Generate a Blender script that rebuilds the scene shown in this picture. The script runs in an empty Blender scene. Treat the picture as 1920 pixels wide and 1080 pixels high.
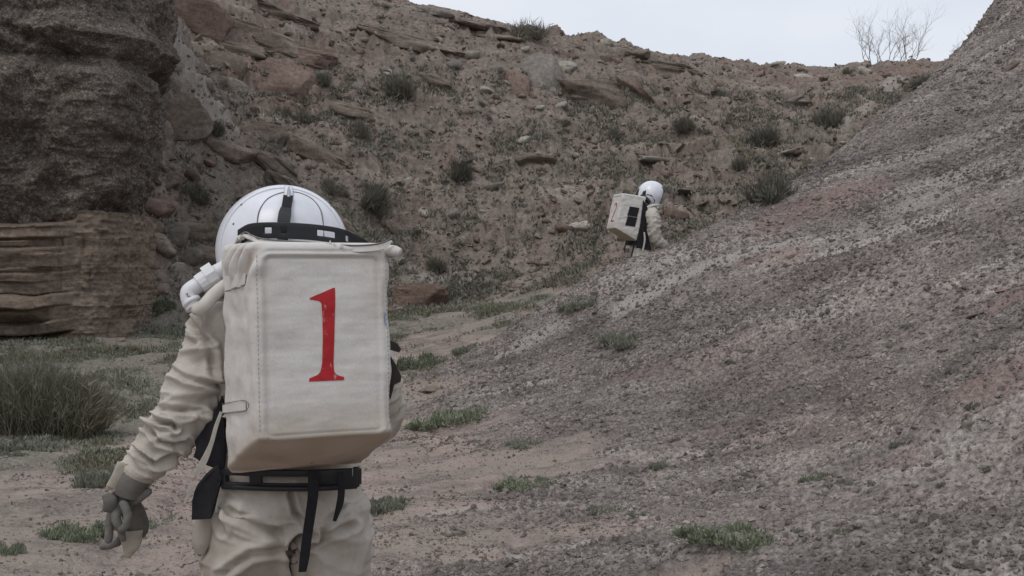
import bpy, bmesh, math, random
import numpy as np
from mathutils import Vector, Matrix, Quaternion
from mathutils.bvhtree import BVHTree

random.seed(7)
RNG = np.random.default_rng(11)
SC = bpy.context.scene
COL = SC.collection
R = math.radians

# ------------------------------------------------------------------ camera
CAM_Z = 1.65
FPX = 2027.0                       # focal length in pixels of the 1920 px wide photograph
PITCH = math.atan(40.0 / FPX)
cam_d = bpy.data.cameras.new('camera')
cam_d.sensor_width = 36.0
cam_d.lens = FPX / 1920.0 * 36.0
cam_d.clip_start = 0.05
cam_d.clip_end = 2000.0
cam = bpy.data.objects.new('camera', cam_d)
COL.objects.link(cam)
cam.location = (0, 0, CAM_Z)
cam.rotation_euler = (math.pi / 2 - PITCH, 0, 0)
SC.camera = cam

# ------------------------------------------------------------------ sky and light (overcast)
SUN_ELEV, SUN_AZ = R(58), R(-35)
world = bpy.data.worlds.new('World')
SC.world = world
world.use_nodes = True
wn, wl = world.node_tree.nodes, world.node_tree.links
wn.clear()
w_out = wn.new('ShaderNodeOutputWorld')
w_bg = wn.new('ShaderNodeBackground')
w_sky = wn.new('ShaderNodeTexSky')
w_sky.sky_type = 'NISHITA'
w_sky.sun_disc = False
w_sky.sun_elevation = SUN_ELEV
w_sky.sun_rotation = SUN_AZ
w_sky.dust_density = 4.0
w_tc = wn.new('ShaderNodeTexCoord')
w_map = wn.new('ShaderNodeMapping')
w_map.inputs['Scale'].default_value = (1.0, 1.0, 2.6)
w_noise = wn.new('ShaderNodeTexNoise')
w_noise.inputs['Scale'].default_value = 2.1
w_noise.inputs['Detail'].default_value = 5
w_noise.inputs['Roughness'].default_value = 0.5
w_ramp = wn.new('ShaderNodeValToRGB')
w_ramp.color_ramp.elements[0].position = 0.36
w_ramp.color_ramp.elements[0].color = (7.0, 7.7, 8.8, 1)
w_ramp.color_ramp.elements[1].position = 0.66
w_ramp.color_ramp.elements[1].color = (8.9, 9.1, 9.6, 1)
w_mix = wn.new('ShaderNodeMix')
w_mix.data_type = 'RGBA'
w_mix.inputs[0].default_value = 0.93
wl.new(w_tc.outputs['Generated'], w_map.inputs['Vector'])
wl.new(w_map.outputs['Vector'], w_noise.inputs['Vector'])
wl.new(w_noise.outputs['Fac'], w_ramp.inputs['Fac'])
wl.new(w_sky.outputs['Color'], w_mix.inputs[6])
wl.new(w_ramp.outputs['Color'], w_mix.inputs[7])
wl.new(w_mix.outputs[2], w_bg.inputs['Color'])
w_bg.inputs['Strength'].default_value = 0.1
wl.new(w_bg.outputs[0], w_out.inputs['Surface'])

sun_d = bpy.data.lights.new('sun', 'SUN')
sun_d.energy = 0.85
sun_d.angle = R(25)
sun_d.color = (1.0, 0.97, 0.93)
sun = bpy.data.objects.new('sun', sun_d)
COL.objects.link(sun)
_sd = Vector((math.sin(SUN_AZ) * math.cos(SUN_ELEV), -math.cos(SUN_AZ) * math.cos(SUN_ELEV), math.sin(SUN_ELEV)))
sun.rotation_euler = _sd.to_track_quat('Z', 'Y').to_euler()
w_sky.sun_rotation = math.atan2(_sd.x, _sd.y)

SC.view_settings.view_transform = 'Standard'
SC.view_settings.look = 'None'
SC.view_settings.exposure = 0.0
SC.view_settings.gamma = 1.0
SC.view_settings.use_curve_mapping = False
SC.render.engine = 'CYCLES'

# ------------------------------------------------------------------ helpers
_F = Vector((0, math.cos(PITCH), -math.sin(PITCH)))
_U = Vector((0, math.sin(PITCH), math.cos(PITCH)))

def ray(px, py):
    return _F + Vector((1, 0, 0)) * ((px - 960) / FPX) + _U * ((540 - py) / FPX)

def P(px, py, Y):
    """world point that lies Y metres ahead of the camera on the sight line of a photo pixel"""
    d = ray(px, py)
    return Vector((0, 0, CAM_Z)) + d * (Y / d.y)

def topix(v):
    """(n,3) world points -> (n,2) photo pixels"""
    d = v - np.array([0, 0, CAM_Z])
    f = d @ np.array(_F); u = d @ np.array(_U)
    return np.stack([960 + FPX * d[:, 0] / f, 540 - FPX * u / f], 1)

_perm = np.concatenate([RNG.permutation(256)] * 3)
_val = RNG.random(256).astype(np.float32) * 2 - 1

def vn3(p, seed=0):
    """value noise in [-1,1], p (n,3)"""
    p = np.asarray(p, np.float32) + seed * 17.31
    i = np.floor(p).astype(np.int64); f = (p - i).astype(np.float32)
    f = f * f * f * (f * (f * 6 - 15) + 10)
    i &= 255
    def h(a, b, c):
        return _val[_perm[_perm[_perm[(i[:, 0] + a) & 255] + ((i[:, 1] + b) & 255)] + ((i[:, 2] + c) & 255)]]
    x, y, z = f[:, 0], f[:, 1], f[:, 2]
    a = h(0,0,0)*(1-x)+h(1,0,0)*x; b = h(0,1,0)*(1-x)+h(1,1,0)*x
    c = h(0,0,1)*(1-x)+h(1,0,1)*x; d = h(0,1,1)*(1-x)+h(1,1,1)*x
    return (a*(1-y)+b*y)*(1-z) + (c*(1-y)+d*y)*z

def fbm(p, freq=1.0, octv=4, seed=0, gain=0.5, ridged=False):
    p = np.asarray(p, np.float32)
    s = np.zeros(len(p), np.float32); a = 1.0; t = 0.0
    for k in range(octv):
        n = vn3(p * freq, seed + k * 3)
        s += a * ((1 - np.abs(n) * 2.0) if ridged else n); t += a
        a *= gain; freq *= 2.03
    return s / t

def sstep(a, b, x):
    t = np.clip((x - a) / (b - a), 0, 1)
    return t * t * (3 - 2 * t)

def mesh_np(name, v, faces, smooth=True):
    """fast mesh from arrays: v (n,3), faces (m,k) with constant k"""
    v = np.ascontiguousarray(v, np.float32); faces = np.ascontiguousarray(faces, np.int32)
    me = bpy.data.meshes.new(name)
    me.vertices.add(len(v)); me.vertices.foreach_set('co', v.ravel())
    m, k = faces.shape
    me.loops.add(m * k); me.loops.foreach_set('vertex_index', faces.ravel())
    me.polygons.add(m)
    me.polygons.foreach_set('loop_start', np.arange(0, m * k, k, dtype=np.int32))
    me.polygons.foreach_set('use_smooth', np.full(m, smooth, dtype=bool))
    me.update(calc_edges=True)
    return me

def attr(me, name, arr):
    a = me.attributes.new(name, 'FLOAT', 'POINT')
    a.data.foreach_set('value', np.ascontiguousarray(arr, np.float32))

def link(name, me, mat=None, parent=None):
    o = bpy.data.objects.new(name, me)
    COL.objects.link(o)
    if mat is not None and me is not None and len(me.materials) == 0:
        me.materials.append(mat)
    if parent is not None:
        o.parent = parent
    return o

def tag(o, label=None, cat=None, group=None, kind=None):
    if label: o['label'] = label
    if cat: o['category'] = cat
    if group: o['group'] = group
    if kind: o['kind'] = kind
    return o

def grid_faces(nu, nv, wrap_u=False):
    """vertex (i,j) = i*nv + j"""
    iu = np.arange(nu if wrap_u else nu - 1); jv = np.arange(nv - 1)
    I, J = np.meshgrid(iu, jv, indexing='ij')
    I2 = (I + 1) % nu
    return np.stack([I*nv+J, I2*nv+J, I2*nv+J+1, I*nv+J+1], -1).reshape(-1, 4)

def normals_np(v, f):
    n = np.zeros_like(v)
    fn = np.cross(v[f[:, 2]] - v[f[:, 0]], v[f[:, 3 if f.shape[1] > 3 else 1]] - v[f[:, 1 if f.shape[1] > 3 else 0]])
    for k in range(f.shape[1]):
        np.add.at(n, f[:, k], fn)
    return n / np.maximum(np.linalg.norm(n, axis=1, keepdims=True), 1e-9)

def catmull(pts, n):
    pts = np.array([tuple(p) for p in pts], float)
    ext = np.vstack([2*pts[0]-pts[1], pts, 2*pts[-1]-pts[-2]])
    out = []
    for s in np.linspace(0, len(pts) - 1 - 1e-9, n):
        k = int(s); t = s - k
        p0, p1, p2, p3 = ext[k], ext[k+1], ext[k+2], ext[k+3]
        out.append(0.5*((2*p1)+(-p0+p2)*t+(2*p0-5*p1+4*p2-p3)*t*t+(-p0+3*p1-3*p2+p3)*t**3))
    return np.array(out)

def tube_np(pts, radii, seg=12, n=None, flat=1.0, cap=True, side=None):
    """swept tube; pts list of 3D, radii per point (scalar or (rx,ry)); returns v, quads-as-tri list"""
    rr = np.array([r if hasattr(r, '__len__') else (r, r * flat) for r in radii], float)
    if n is None: n = len(pts)
    c = catmull(pts, n)
    q = np.linspace(0, len(pts) - 1, n)
    rx = np.interp(q, range(len(pts)), rr[:, 0]); ry = np.interp(q, range(len(pts)), rr[:, 1])
    t = np.gradient(c, axis=0); t /= np.linalg.norm(t, axis=1, keepdims=True) + 1e-9
    ref = np.array(side if side is not None else (1.0, 0.02, 0.03), float)
    if side is None and abs(t[0] @ ref) > 0.85: ref = np.array([0.0, 1.0, 0.05])
    vs = []
    u = ref
    for i in range(n):
        u = u - (u @ t[i]) * t[i]; u /= np.linalg.norm(u) + 1e-9
        w = np.cross(t[i], u)
        a = np.linspace(0, 2*np.pi, seg, endpoint=False)
        vs.append(c[i] + np.outer(np.cos(a), u) * rx[i] + np.outer(np.sin(a), w) * ry[i])
    v = np.concatenate(vs)
    f = []
    for i in range(n - 1):
        for k in range(seg):
            k2 = (k + 1) % seg
            f.append((i*seg+k, i*seg+k2, (i+1)*seg+k2, (i+1)*seg+k))
    if cap:
        v = np.vstack([v, c[0], c[-1]])
        a0, a1 = len(v) - 2, len(v) - 1
        for k in range(seg):
            k2 = (k + 1) % seg
            f.append((a0, k2, k, k)); f.append((a1, (n-1)*seg+k, (n-1)*seg+k2, (n-1)*seg+k2))
    return v, f

def join_parts(parts):
    V, Fc, o = [], [], 0
    for v, f in parts:
        V.append(np.asarray(v)); Fc += [tuple(i + o for i in q) for q in f]; o += len(v)
    return np.concatenate(V), Fc

def mesh_py(name, v, f, smooth=True):
    """mixed polygons; repeated indices are dropped"""
    ff = []
    for q in f:
        q2 = []
        for i in q:
            if i not in q2: q2.append(int(i))
        if len(q2) > 2: ff.append(q2)
    me = bpy.data.meshes.new(name)
    me.from_pydata([tuple(map(float, p)) for p in v], [], ff)
    if smooth:
        me.polygons.foreach_set('use_smooth', np.ones(len(me.polygons), dtype=bool))
    me.update()
    return me

def tube_obj(name, pts, radii, mat, parent, seg=12, n=None, flat=1.0, side=None, smooth=True):
    v, f = tube_np(pts, radii, seg, n, flat, True, side)
    return link(name, mesh_py(name, v, f, smooth), mat, parent)

def bevel_box(name, size, mat, parent, loc=(0,0,0), rot=None, bevel=0.004, seg=2):
    bm = bmesh.new()
    bmesh.ops.create_cube(bm, size=1.0)
    for v in bm.verts:
        v.co = Vector((v.co.x*size[0], v.co.y*size[1], v.co.z*size[2]))
    if bevel: bmesh.ops.bevel(bm, geom=bm.edges[:], offset=bevel, segments=seg, affect='EDGES', profile=0.5)
    M = Matrix.Translation(loc) @ (rot.to_4x4() if rot is not None else Matrix())
    bmesh.ops.transform(bm, matrix=M, verts=bm.verts[:])
    me = bpy.data.meshes.new(name); bm.to_mesh(me); bm.free()
    return link(name, me, mat, parent)

# ------------------------------------------------------------------ materials
def ramp(nt, stops, fac=None):
    n = nt.nodes.new('ShaderNodeValToRGB')
    e = n.color_ramp.elements
    while len(e) < len(stops): e.new(0.5)
    for k, (p, c) in enumerate(stops):
        e[k].position = p
        e[k].color = (c[0], c[1], c[2], 1) if hasattr(c, '__len__') else (c, c, c, 1)
    if fac is not None: nt.links.new(fac, n.inputs['Fac'])
    return n

def noise(nt, vec, scale, detail=4, rough=0.55, dist=0.0):
    n = nt.nodes.new('ShaderNodeTexNoise')
    n.inputs['Scale'].default_value = scale; n.inputs['Detail'].default_value = detail
    n.inputs['Roughness'].default_value = rough; n.inputs['Distortion'].default_value = dist
    if vec is not None: nt.links.new(vec, n.inputs['Vector'])
    return n

def mixc(nt, fac, a, b, blend='MIX'):
    n = nt.nodes.new('ShaderNodeMix'); n.data_type = 'RGBA'; n.blend_type = blend
    for sock, val in ((n.inputs[0], fac), (n.inputs[6], a), (n.inputs[7], b)):
        if isinstance(val, (int, float)): sock.default_value = val
        elif hasattr(val, '__len__'): sock.default_value = (*val[:3], 1)
        else: nt.links.new(val, sock)
    return n.outputs[2]

def mth(nt, op, a, b=0.0, clamp=False):
    n = nt.nodes.new('ShaderNodeMath'); n.operation = op; n.use_clamp = clamp
    for sock, val in ((n.inputs[0], a), (n.inputs[1], b)):
        if isinstance(val, (int, float)): sock.default_value = val
        else: nt.links.new(val, sock)
    return n.outputs[0]

def new_mat(name, rough=0.9, spec=0.25):
    m = bpy.data.materials.new(name); m.use_nodes = True
    nt = m.node_tree
    b = nt.nodes['Principled BSDF']
    b.inputs['Roughness'].default_value = rough
    b.inputs['Specular IOR Level'].default_value = spec
    return m, nt, b

def pos(nt, scale=(1, 1, 1), rot=(0, 0, 0), obj=False):
    if obj:
        src = nt.nodes.new('ShaderNodeTexCoord').outputs['Object']
    else:
        src = nt.nodes.new('ShaderNodeNewGeometry').outputs['Position']
    mp = nt.nodes.new('ShaderNodeMapping')
    mp.inputs['Scale'].default_value = scale; mp.inputs['Rotation'].default_value = rot
    nt.links.new(src, mp.inputs['Vector'])
    return mp.outputs['Vector']

def pos_rot(nt, ang, along, across, up):
    # position turned by ang about z, then stretched: 'along' is the slow axis
    mp = nt.nodes.new('ShaderNodeMapping'); mp.vector_type = 'TEXTURE'
    mp.inputs['Rotation'].default_value = (0, 0, ang); mp.inputs['Scale'].default_value = (1/along, 1/across, 1/up)
    nt.links.new(nt.nodes.new('ShaderNodeNewGeometry').outputs['Position'], mp.inputs['Vector'])
    return mp.outputs['Vector']

def bump(nt, b, height, strength=0.5, dist=0.02, prev=None):
    n = nt.nodes.new('ShaderNodeBump')
    n.inputs['Strength'].default_value = strength; n.inputs['Distance'].default_value = dist
    nt.links.new(height, n.inputs['Height'])
    if prev is not None: nt.links.new(prev, n.inputs['Normal'])
    nt.links.new(n.outputs['Normal'], b.inputs['Normal'])
    return n.outputs['Normal']

def aread(nt, name):
    n = nt.nodes.new('ShaderNodeAttribute'); n.attribute_name = name
    return n.outputs['Fac']

SAND = (0.335, 0.262, 0.232)
GRAV = (0.215, 0.198, 0.190)
HILL = (0.265, 0.205, 0.172)

def terrain_material():
    m, nt, b = new_mat('canyon_earth', 0.95, 0.15)
    p = pos(nt)
    n_big = noise(nt, p, 0.55, 5, 0.6)
    n_mid = noise(nt, p, 3.2, 5, 0.65)
    n_fine = noise(nt, p, 26.0, 5, 0.7)
    n_grain = noise(nt, p, 95.0, 3, 0.7)
    # wash floor: pinkish sand
    sand = mixc(nt, ramp(nt, [(0.35, 0), (0.68, 1)], n_mid.outputs['Fac']).outputs['Color'], (0.41, 0.318, 0.280), (0.315, 0.244, 0.214))
    sand = mixc(nt, ramp(nt, [(0.42, 0), (0.62, 1)], n_big.outputs['Fac']).outputs['Color'], sand, (0.30, 0.255, 0.215))
    speck = ramp(nt, [(0.56, 0), (0.66, 1)], n_fine.outputs['Fac']).outputs['Color']
    sand = mixc(nt, mth(nt, 'MULTIPLY', speck, 0.55), sand, (0.16, 0.13, 0.115))
    n_pat = noise(nt, pos(nt, (0.8, 1.8, 1)), 1.5, 7, 0.72)
    pat = ramp(nt, [(0.48, 0), (0.60, 0.85)], n_pat.outputs['Fac']).outputs['Color']
    grit = ramp(nt, [(0.38, (0.10, 0.088, 0.078)), (0.62, (0.27, 0.228, 0.20))], noise(nt, p, 40.0, 4, 0.75).outputs['Fac']).outputs['Color']
    sand = mixc(nt, pat, sand, grit)
    # gravel slope: grey clods with mauve and buff bands
    ps = pos_rot(nt, R(-22), 0.30, 1.5, 0.5)
    n_band = noise(nt, ps, 1.1, 5, 0.6, 0.6)
    grav = ramp(nt, [(0.36, (0.138, 0.121, 0.111)), (0.46, (0.208, 0.180, 0.165)), (0.55, (0.266, 0.230, 0.208)), (0.66, (0.37, 0.332, 0.298))], n_band.outputs['Fac']).outputs['Color']
    n_mauve = noise(nt, ps, 0.7, 4, 0.6)
    grav = mixc(nt, ramp(nt, [(0.53, 0), (0.70, 0.4)], n_mauve.outputs['Fac']).outputs['Color'], grav, (0.232, 0.178, 0.160))
    g_sp = ramp(nt, [(0.32, 0.35), (0.50, 1.0), (0.66, 1.6)], n_fine.outputs['Fac']).outputs['Color']
    grav = mixc(nt, 1.0, grav, g_sp, 'MULTIPLY')
    # hillside: red-brown earth with buff and grey patches, bedding
    pb = pos(nt, (0.25, 0.25, 2.6), (0, R(4), 0))
    n_bed = noise(nt, pb, 1.2, 5, 0.65, 0.4)
    hill = ramp(nt, [(0.30, (0.150, 0.120, 0.102)), (0.45, (0.220, 0.177, 0.151)), (0.57, (0.255, 0.212, 0.179)), (0.72, (0.33, 0.275, 0.232))], n_bed.outputs['Fac']).outputs['Color']
    n_red = noise(nt, p, 1.1, 5, 0.65)
    hill = mixc(nt, ramp(nt, [(0.50, 0), (0.66, 0.7)], n_red.outputs['Fac']).outputs['Color'], hill, (0.205, 0.142, 0.115))
    n_gry = noise(nt, p, 1.7, 5, 0.7, 0.5)
    hill = mixc(nt, ramp(nt, [(0.52, 0), (0.66, 0.7)], n_gry.outputs['Fac']).outputs['Color'], hill, (0.185, 0.165, 0.135))
    h_sp = ramp(nt, [(0.30, 0.5), (0.5, 1.0), (0.70, 1.45)], noise(nt, p, 9.0, 6, 0.75).outputs['Fac']).outputs['Color']
    hill = mixc(nt, 1.0, hill, h_sp, 'MULTIPLY')
    c = mixc(nt, aread(nt, 'gravel'), sand, grav)
    c = mixc(nt, aread(nt, 'hill'), c, hill)
    c = mixc(nt, aread(nt, 'pale'), c, (0.39, 0.355, 0.322))
    c = mixc(nt, aread(nt, 'rust'), c, (0.26, 0.165, 0.14))
    mossc = ramp(nt, [(0.36, (0.115, 0.11, 0.085)), (0.5, (0.20, 0.187, 0.150)), (0.64, (0.30, 0.27, 0.225))], noise(nt, p, 18.0, 5, 0.75).outputs['Fac']).outputs['Color']
    c = mixc(nt, aread(nt, 'moss'), c, mossc)
    c = mixc(nt, mth(nt, 'MULTIPLY', ramp(nt, [(0.40, 1), (0.5, 0)], n_grain.outputs['Fac']).outputs['Color'], 0.35), c, (0.08, 0.07, 0.065))
    nt.links.new(c, b.inputs['Base Color'])
    vo = nt.nodes.new('ShaderNodeTexVoronoi'); vo.inputs['Scale'].default_value = 30
    nt.links.new(p, vo.inputs['Vector'])
    b1 = bump(nt, b, vo.outputs['Distance'], 0.55, 0.02)
    bump(nt, b, n_grain.outputs['Fac'], 0.5, 0.01, b1)
    return m

def rock_material(name, stops, bed=(0.6, 0.6, 5.0), speck=0.0, scale=1.6, rough=0.92, obj=False):
    m, nt, b = new_mat(name, rough, 0.2)
    pb = pos(nt, bed, (R(3), R(5), 0), obj); p = pos(nt, obj=obj)
    n1 = noise(nt, pb, scale, 6, 0.65, 0.5)
    c = ramp(nt, stops, n1.outputs['Fac']).outputs['Color']
    n2 = noise(nt, p, 11.0, 6, 0.72)
    c = mixc(nt, 1.0, c, ramp(nt, [(0.30, 0.6), (0.5, 1.0), (0.7, 1.35)], n2.outputs['Fac']).outputs['Color'], 'MULTIPLY')
    info = nt.nodes.new('ShaderNodeObjectInfo')
    c = mixc(nt, 1.0, c, ramp(nt, [(0, 0.8), (1, 1.15)], info.outputs['Random']).outputs['Color'], 'MULTIPLY')
    if speck:
        vo = nt.nodes.new('ShaderNodeTexVoronoi'); vo.inputs['Scale'].default_value = 46
        nt.links.new(p, vo.inputs['Vector'])
        vr = ramp(nt, [(0.0, 0.45), (0.45, 0.9), (0.8, 1.15), (0.93, 1.9)], None)
        sep = nt.nodes.new('ShaderNodeSeparateColor'); nt.links.new(vo.outputs['Color'], sep.inputs[0])
        nt.links.new(sep.outputs[0], vr.inputs['Fac'])
        c = mixc(nt, speck, c, mixc(nt, 1.0, c, vr.outputs['Color'], 'MULTIPLY'))
    nt.links.new(c, b.inputs['Base Color'])
    n3 = noise(nt, p, 45.0, 4, 0.7)
    b1 = bump(nt, b, n2.outputs['Fac'], 0.6, 0.05)
    b2 = bump(nt, b, n1.outputs['Fac'], 0.5, 0.06, b1)
    bump(nt, b, n3.outputs['Fac'], 0.5, 0.012, b2)
    return m

def leaf_material(name, a, bcol, rough=0.75):
    m, nt, b = new_mat(name, rough, 0.2)
    t = aread(nt, 'tint')
    c = mixc(nt, t, a, bcol)
    info = nt.nodes.new('ShaderNodeObjectInfo')
    c = mixc(nt, 1.0, c, ramp(nt, [(0, 0.82), (1, 1.18)], info.outputs['Random']).outputs['Color'], 'MULTIPLY')
    nt.links.new(c, b.inputs['Base Color'])
    return m

def cloth_material(name, base, dirt, dirt_amt=0.5, weave=420, dark=None):
    m, nt, b = new_mat(name, 0.88, 0.2)
    p = pos(nt, obj=True)
    n1 = noise(nt, p, 4.5, 6, 0.65, 0.3); n2 = noise(nt, p, 22.0, 5, 0.7)
    c = mixc(nt, mth(nt, 'MULTIPLY', ramp(nt, [(0.45, 0), (0.75, 1)], n1.outputs['Fac']).outputs['Color'], dirt_amt), base, dirt)
    c = mixc(nt, mth(nt, 'MULTIPLY', ramp(nt, [(0.58, 0), (0.72, 1)], n2.outputs['Fac']).outputs['Color'], dirt_amt * 0.7), c, dirt)
    w = noise(nt, pos(nt, (1, 1, 0.25), obj=True), weave, 2, 0.6)
    c = mixc(nt, 1.0, c, ramp(nt, [(0.3, 0.93), (0.7, 1.05)], w.outputs['Fac']).outputs['Color'], 'MULTIPLY')
    if dark is not None:
        c = mixc(nt, mth(nt, 'MULTIPLY', aread(nt, 'soil_shade'), 0.85), c, dark)  # dark tint for soiled cloth and for shade painted into folds
    nt.links.new(c, b.inputs['Base Color'])
    cr = nt.nodes.new('ShaderNodeTexNoise'); cr.noise_type = 'RIDGED_MULTIFRACTAL'; cr.inputs['Scale'].default_value = 9; cr.inputs['Detail'].default_value = 3; cr.inputs['Distortion'].default_value = 0.8
    nt.links.new(p, cr.inputs['Vector'])
    b0 = bump(nt, b, cr.outputs['Fac'], 0.35, 0.006)
    b1 = bump(nt, b, n2.outputs['Fac'], 0.25, 0.006, b0)
    bump(nt, b, w.outputs['Fac'], 0.25, 0.0012, b1)
    return m

def plain(name, col, rough=0.5, spec=0.4, metal=0.0, var=0.12, scale=30):
    m, nt, b = new_mat(name, rough, spec)
    b.inputs['Metallic'].default_value = metal
    n = noise(nt, pos(nt, obj=True), scale, 4, 0.6)
    c = mixc(nt, 1.0, col, ramp(nt, [(0.3, 1 - var), (0.7, 1 + var)], n.outputs['Fac']).outputs['Color'], 'MULTIPLY')
    nt.links.new(c, b.inputs['Base Color'])
    bump(nt, b, n.outputs['Fac'], 0.15, 0.002)
    return m

M_EARTH = terrain_material()
M_CONG = rock_material('conglomerate', [(0.3, (0.108, 0.091, 0.076)), (0.5, (0.148, 0.124, 0.103)), (0.7, (0.205, 0.172, 0.143))], (0.8, 0.8, 1.1), 0.85, 1.0)
M_SANDST = rock_material('sandstone', [(0.3, (0.155, 0.118, 0.090)), (0.5, (0.232, 0.180, 0.140)), (0.7, (0.305, 0.245, 0.195))], (0.6, 0.6, 2.4), scale=1.1)
M_ROCKBR = rock_material('brown_rock', [(0.3, (0.130, 0.103, 0.083)), (0.5, (0.200, 0.160, 0.130)), (0.7, (0.278, 0.228, 0.187))], (0.7, 0.7, 2.8))
M_ROCKRED = rock_material('red_rock', [(0.3, (0.145, 0.104, 0.086)), (0.5, (0.210, 0.150, 0.124)), (0.7, (0.275, 0.208, 0.172))], (0.7, 0.7, 2.6))
M_ROCKRB = rock_material('red_brown_rock', [(0.3, (0.10, 0.068, 0.055)), (0.5, (0.16, 0.108, 0.086)), (0.7, (0.22, 0.155, 0.125))])
M_ROCKGREY = rock_material('grey_rock', [(0.3, (0.15, 0.135, 0.118)), (0.5, (0.215, 0.19, 0.165)), (0.7, (0.275, 0.245, 0.212))], (1, 1, 1.6))
M_ROCKPALE = rock_material('pale_rock', [(0.3, (0.26, 0.235, 0.2)), (0.5, (0.34, 0.31, 0.265)), (0.7, (0.42, 0.385, 0.335))], (1, 1, 2))
M_CLOD = rock_material('gravel_clods', [(0.34, (0.138, 0.120, 0.109)), (0.5, (0.225, 0.192, 0.174)), (0.66, (0.36, 0.312, 0.280))], (0.8, 0.3, 1.2))
M_SAGE = leaf_material('sage_leaf', (0.15, 0.138, 0.11), (0.29, 0.27, 0.22))
M_DARKBUSH = leaf_material('dark_bush_leaf', (0.105, 0.10, 0.08), (0.22, 0.205, 0.165))
M_EPHEDRA = leaf_material('ephedra_stem', (0.10, 0.10, 0.072), (0.29, 0.265, 0.19))
M_GREEN = leaf_material('green_leaf', (0.15, 0.17, 0.11), (0.31, 0.335, 0.24))
M_GREYGREEN = leaf_material('grey_green_leaf', (0.16, 0.165, 0.125), (0.32, 0.325, 0.26))
M_DRY = leaf_material('dry_grass', (0.14, 0.125, 0.08), (0.28, 0.255, 0.175))
M_TWIG = plain('bare_twig', (0.12, 0.102, 0.10), 0.9, 0.1)
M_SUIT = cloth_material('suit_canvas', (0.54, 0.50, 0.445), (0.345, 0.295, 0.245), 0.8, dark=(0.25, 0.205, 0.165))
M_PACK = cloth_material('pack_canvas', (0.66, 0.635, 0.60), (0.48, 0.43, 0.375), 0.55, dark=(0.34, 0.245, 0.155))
M_SHELL = plain('helmet_white', (0.74, 0.75, 0.79), 0.24, 0.5, var=0.10, scale=9)
M_BLACK = plain('black_webbing', (0.018, 0.017, 0.02), 0.75, 0.25, var=0.3)
M_BLACKPL = plain('black_plastic', (0.016, 0.017, 0.02), 0.45, 0.4)
M_PVC = plain('pvc_white', (0.70, 0.70, 0.72), 0.4, 0.4, var=0.05)
M_HOSE = plain('cream_hose', (0.60, 0.57, 0.52), 0.6, 0.3, var=0.08)
M_RED = plain('red_paint', (0.43, 0.022, 0.028), 0.7, 0.3, var=0.14, scale=50)
_nt = M_RED.node_tree; _b = _nt.nodes['Principled BSDF']; _src = _b.inputs['Base Color'].links[0].from_socket
_w = ramp(_nt, [(0.60, 0), (0.70, 0.7)], noise(_nt, pos(_nt, (1, 1, 0.5), obj=True), 70, 4, 0.7).outputs['Fac'])
_nt.links.new(mixc(_nt, _w.outputs['Color'], _src, (0.52, 0.40, 0.35)), _b.inputs['Base Color'])
M_LINE = plain('dark_line', (0.19, 0.17, 0.17), 0.8, 0.2)
M_STEEL = plain('steel', (0.38, 0.43, 0.46), 0.35, 0.5, 0.7)
M_GLOVE = plain('grey_glove', (0.155, 0.147, 0.132), 0.85, 0.25, var=0.25, scale=22)
M_GLOVEPALE = plain('pale_glove_leather', (0.40, 0.36, 0.30), 0.8, 0.25, var=0.2, scale=22)
M_STRAPW = plain('white_webbing', (0.58, 0.55, 0.49), 0.8, 0.2)
M_DARKBR = plain('dark_brown_strap', (0.06, 0.05, 0.045), 0.8, 0.2)
M_SKIN = plain('skin', (0.42, 0.25, 0.18), 0.6, 0.3, var=0.05)
M_BLUEMARK = plain('blue_ink', (0.16, 0.24, 0.36), 0.8, 0.2)
M_BOOT = plain('boot_leather', (0.10, 0.075, 0.055), 0.7, 0.3)
M_VISOR, _nt, _b = new_mat('clear_visor', 0.08, 0.5)
_b.inputs['Base Color'].default_value = (0.75, 0.78, 0.8, 1)
_b.inputs['Transmission Weight'].default_value = 0.85
_b.inputs['IOR'].default_value = 1.1

# ------------------------------------------------------------------ terrain
ctrl = []
def C(*a):
    ctrl.append(a)
def CP(px, py, Y):
    v = P(px, py, Y); ctrl.append((v.x, v.y, v.z))
# wash floor and the ground around the photographer
for a in ((0,0,0),(-0.7,3.3,0),(-2.2,3.2,0.03),(0.8,2.5,0.03),(-3,0,0.05),(0,-6,-0.1),(-5,-8,0.1),(-0.5,-20,-0.5),(-4,5,0.05),(1.2,0.5,0.12),
          (3,0,0.75),(5,-4,1.8),(5,2,1.9),(8,-8,4),(9,3,4.5),(12,-5,7),(7,5,3.3),(9,8,4.8),(14,6,8),(12,14,8.3),(16,12,9.6),(6,-20,1.5),(15,-20,7),
          (-6,7,0.35),(-9,3,1.6),(-10,9,1.6),(-12,-5,4),(-16,4,6),(-8,-15,1.5),(-20,-20,7),(-16,10,6),(-14,14,3.0),(-22,12,9)):
    C(*a)
for a in ((0,1000,6.3),(0,820,10),(150,700,14),(250,640,17),(0,645,16.3),(500,700,14),(500,620,18),(780,598,20),(900,600,19.3),
          (760,900,8.3),(760,780,11.8),(800,700,15.3),(800,650,17.6),(300,850,9.3),(400,1000,6.6),(700,1040,6.1)): CP(*a)
# gravel spur, front slope
for a in ((1000,1080,5.7),(1450,1080,4.9),(1920,1080,4.4),(1000,900,8),(1300,900,7.5),(1600,900,6.5),(1920,900,5.2),
          (900,770,11.4),(1100,760,10),(1400,760,8.8),(1700,760,7.2),(1920,700,6.2),(1000,660,13),(1200,620,12),(1500,560,10.5),(1750,500,9.6),
          (1500,450,12.3),(1750,300,13),(1920,150,14),(1920,300,11.5),(1920,400,10)): CP(*a)
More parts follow.
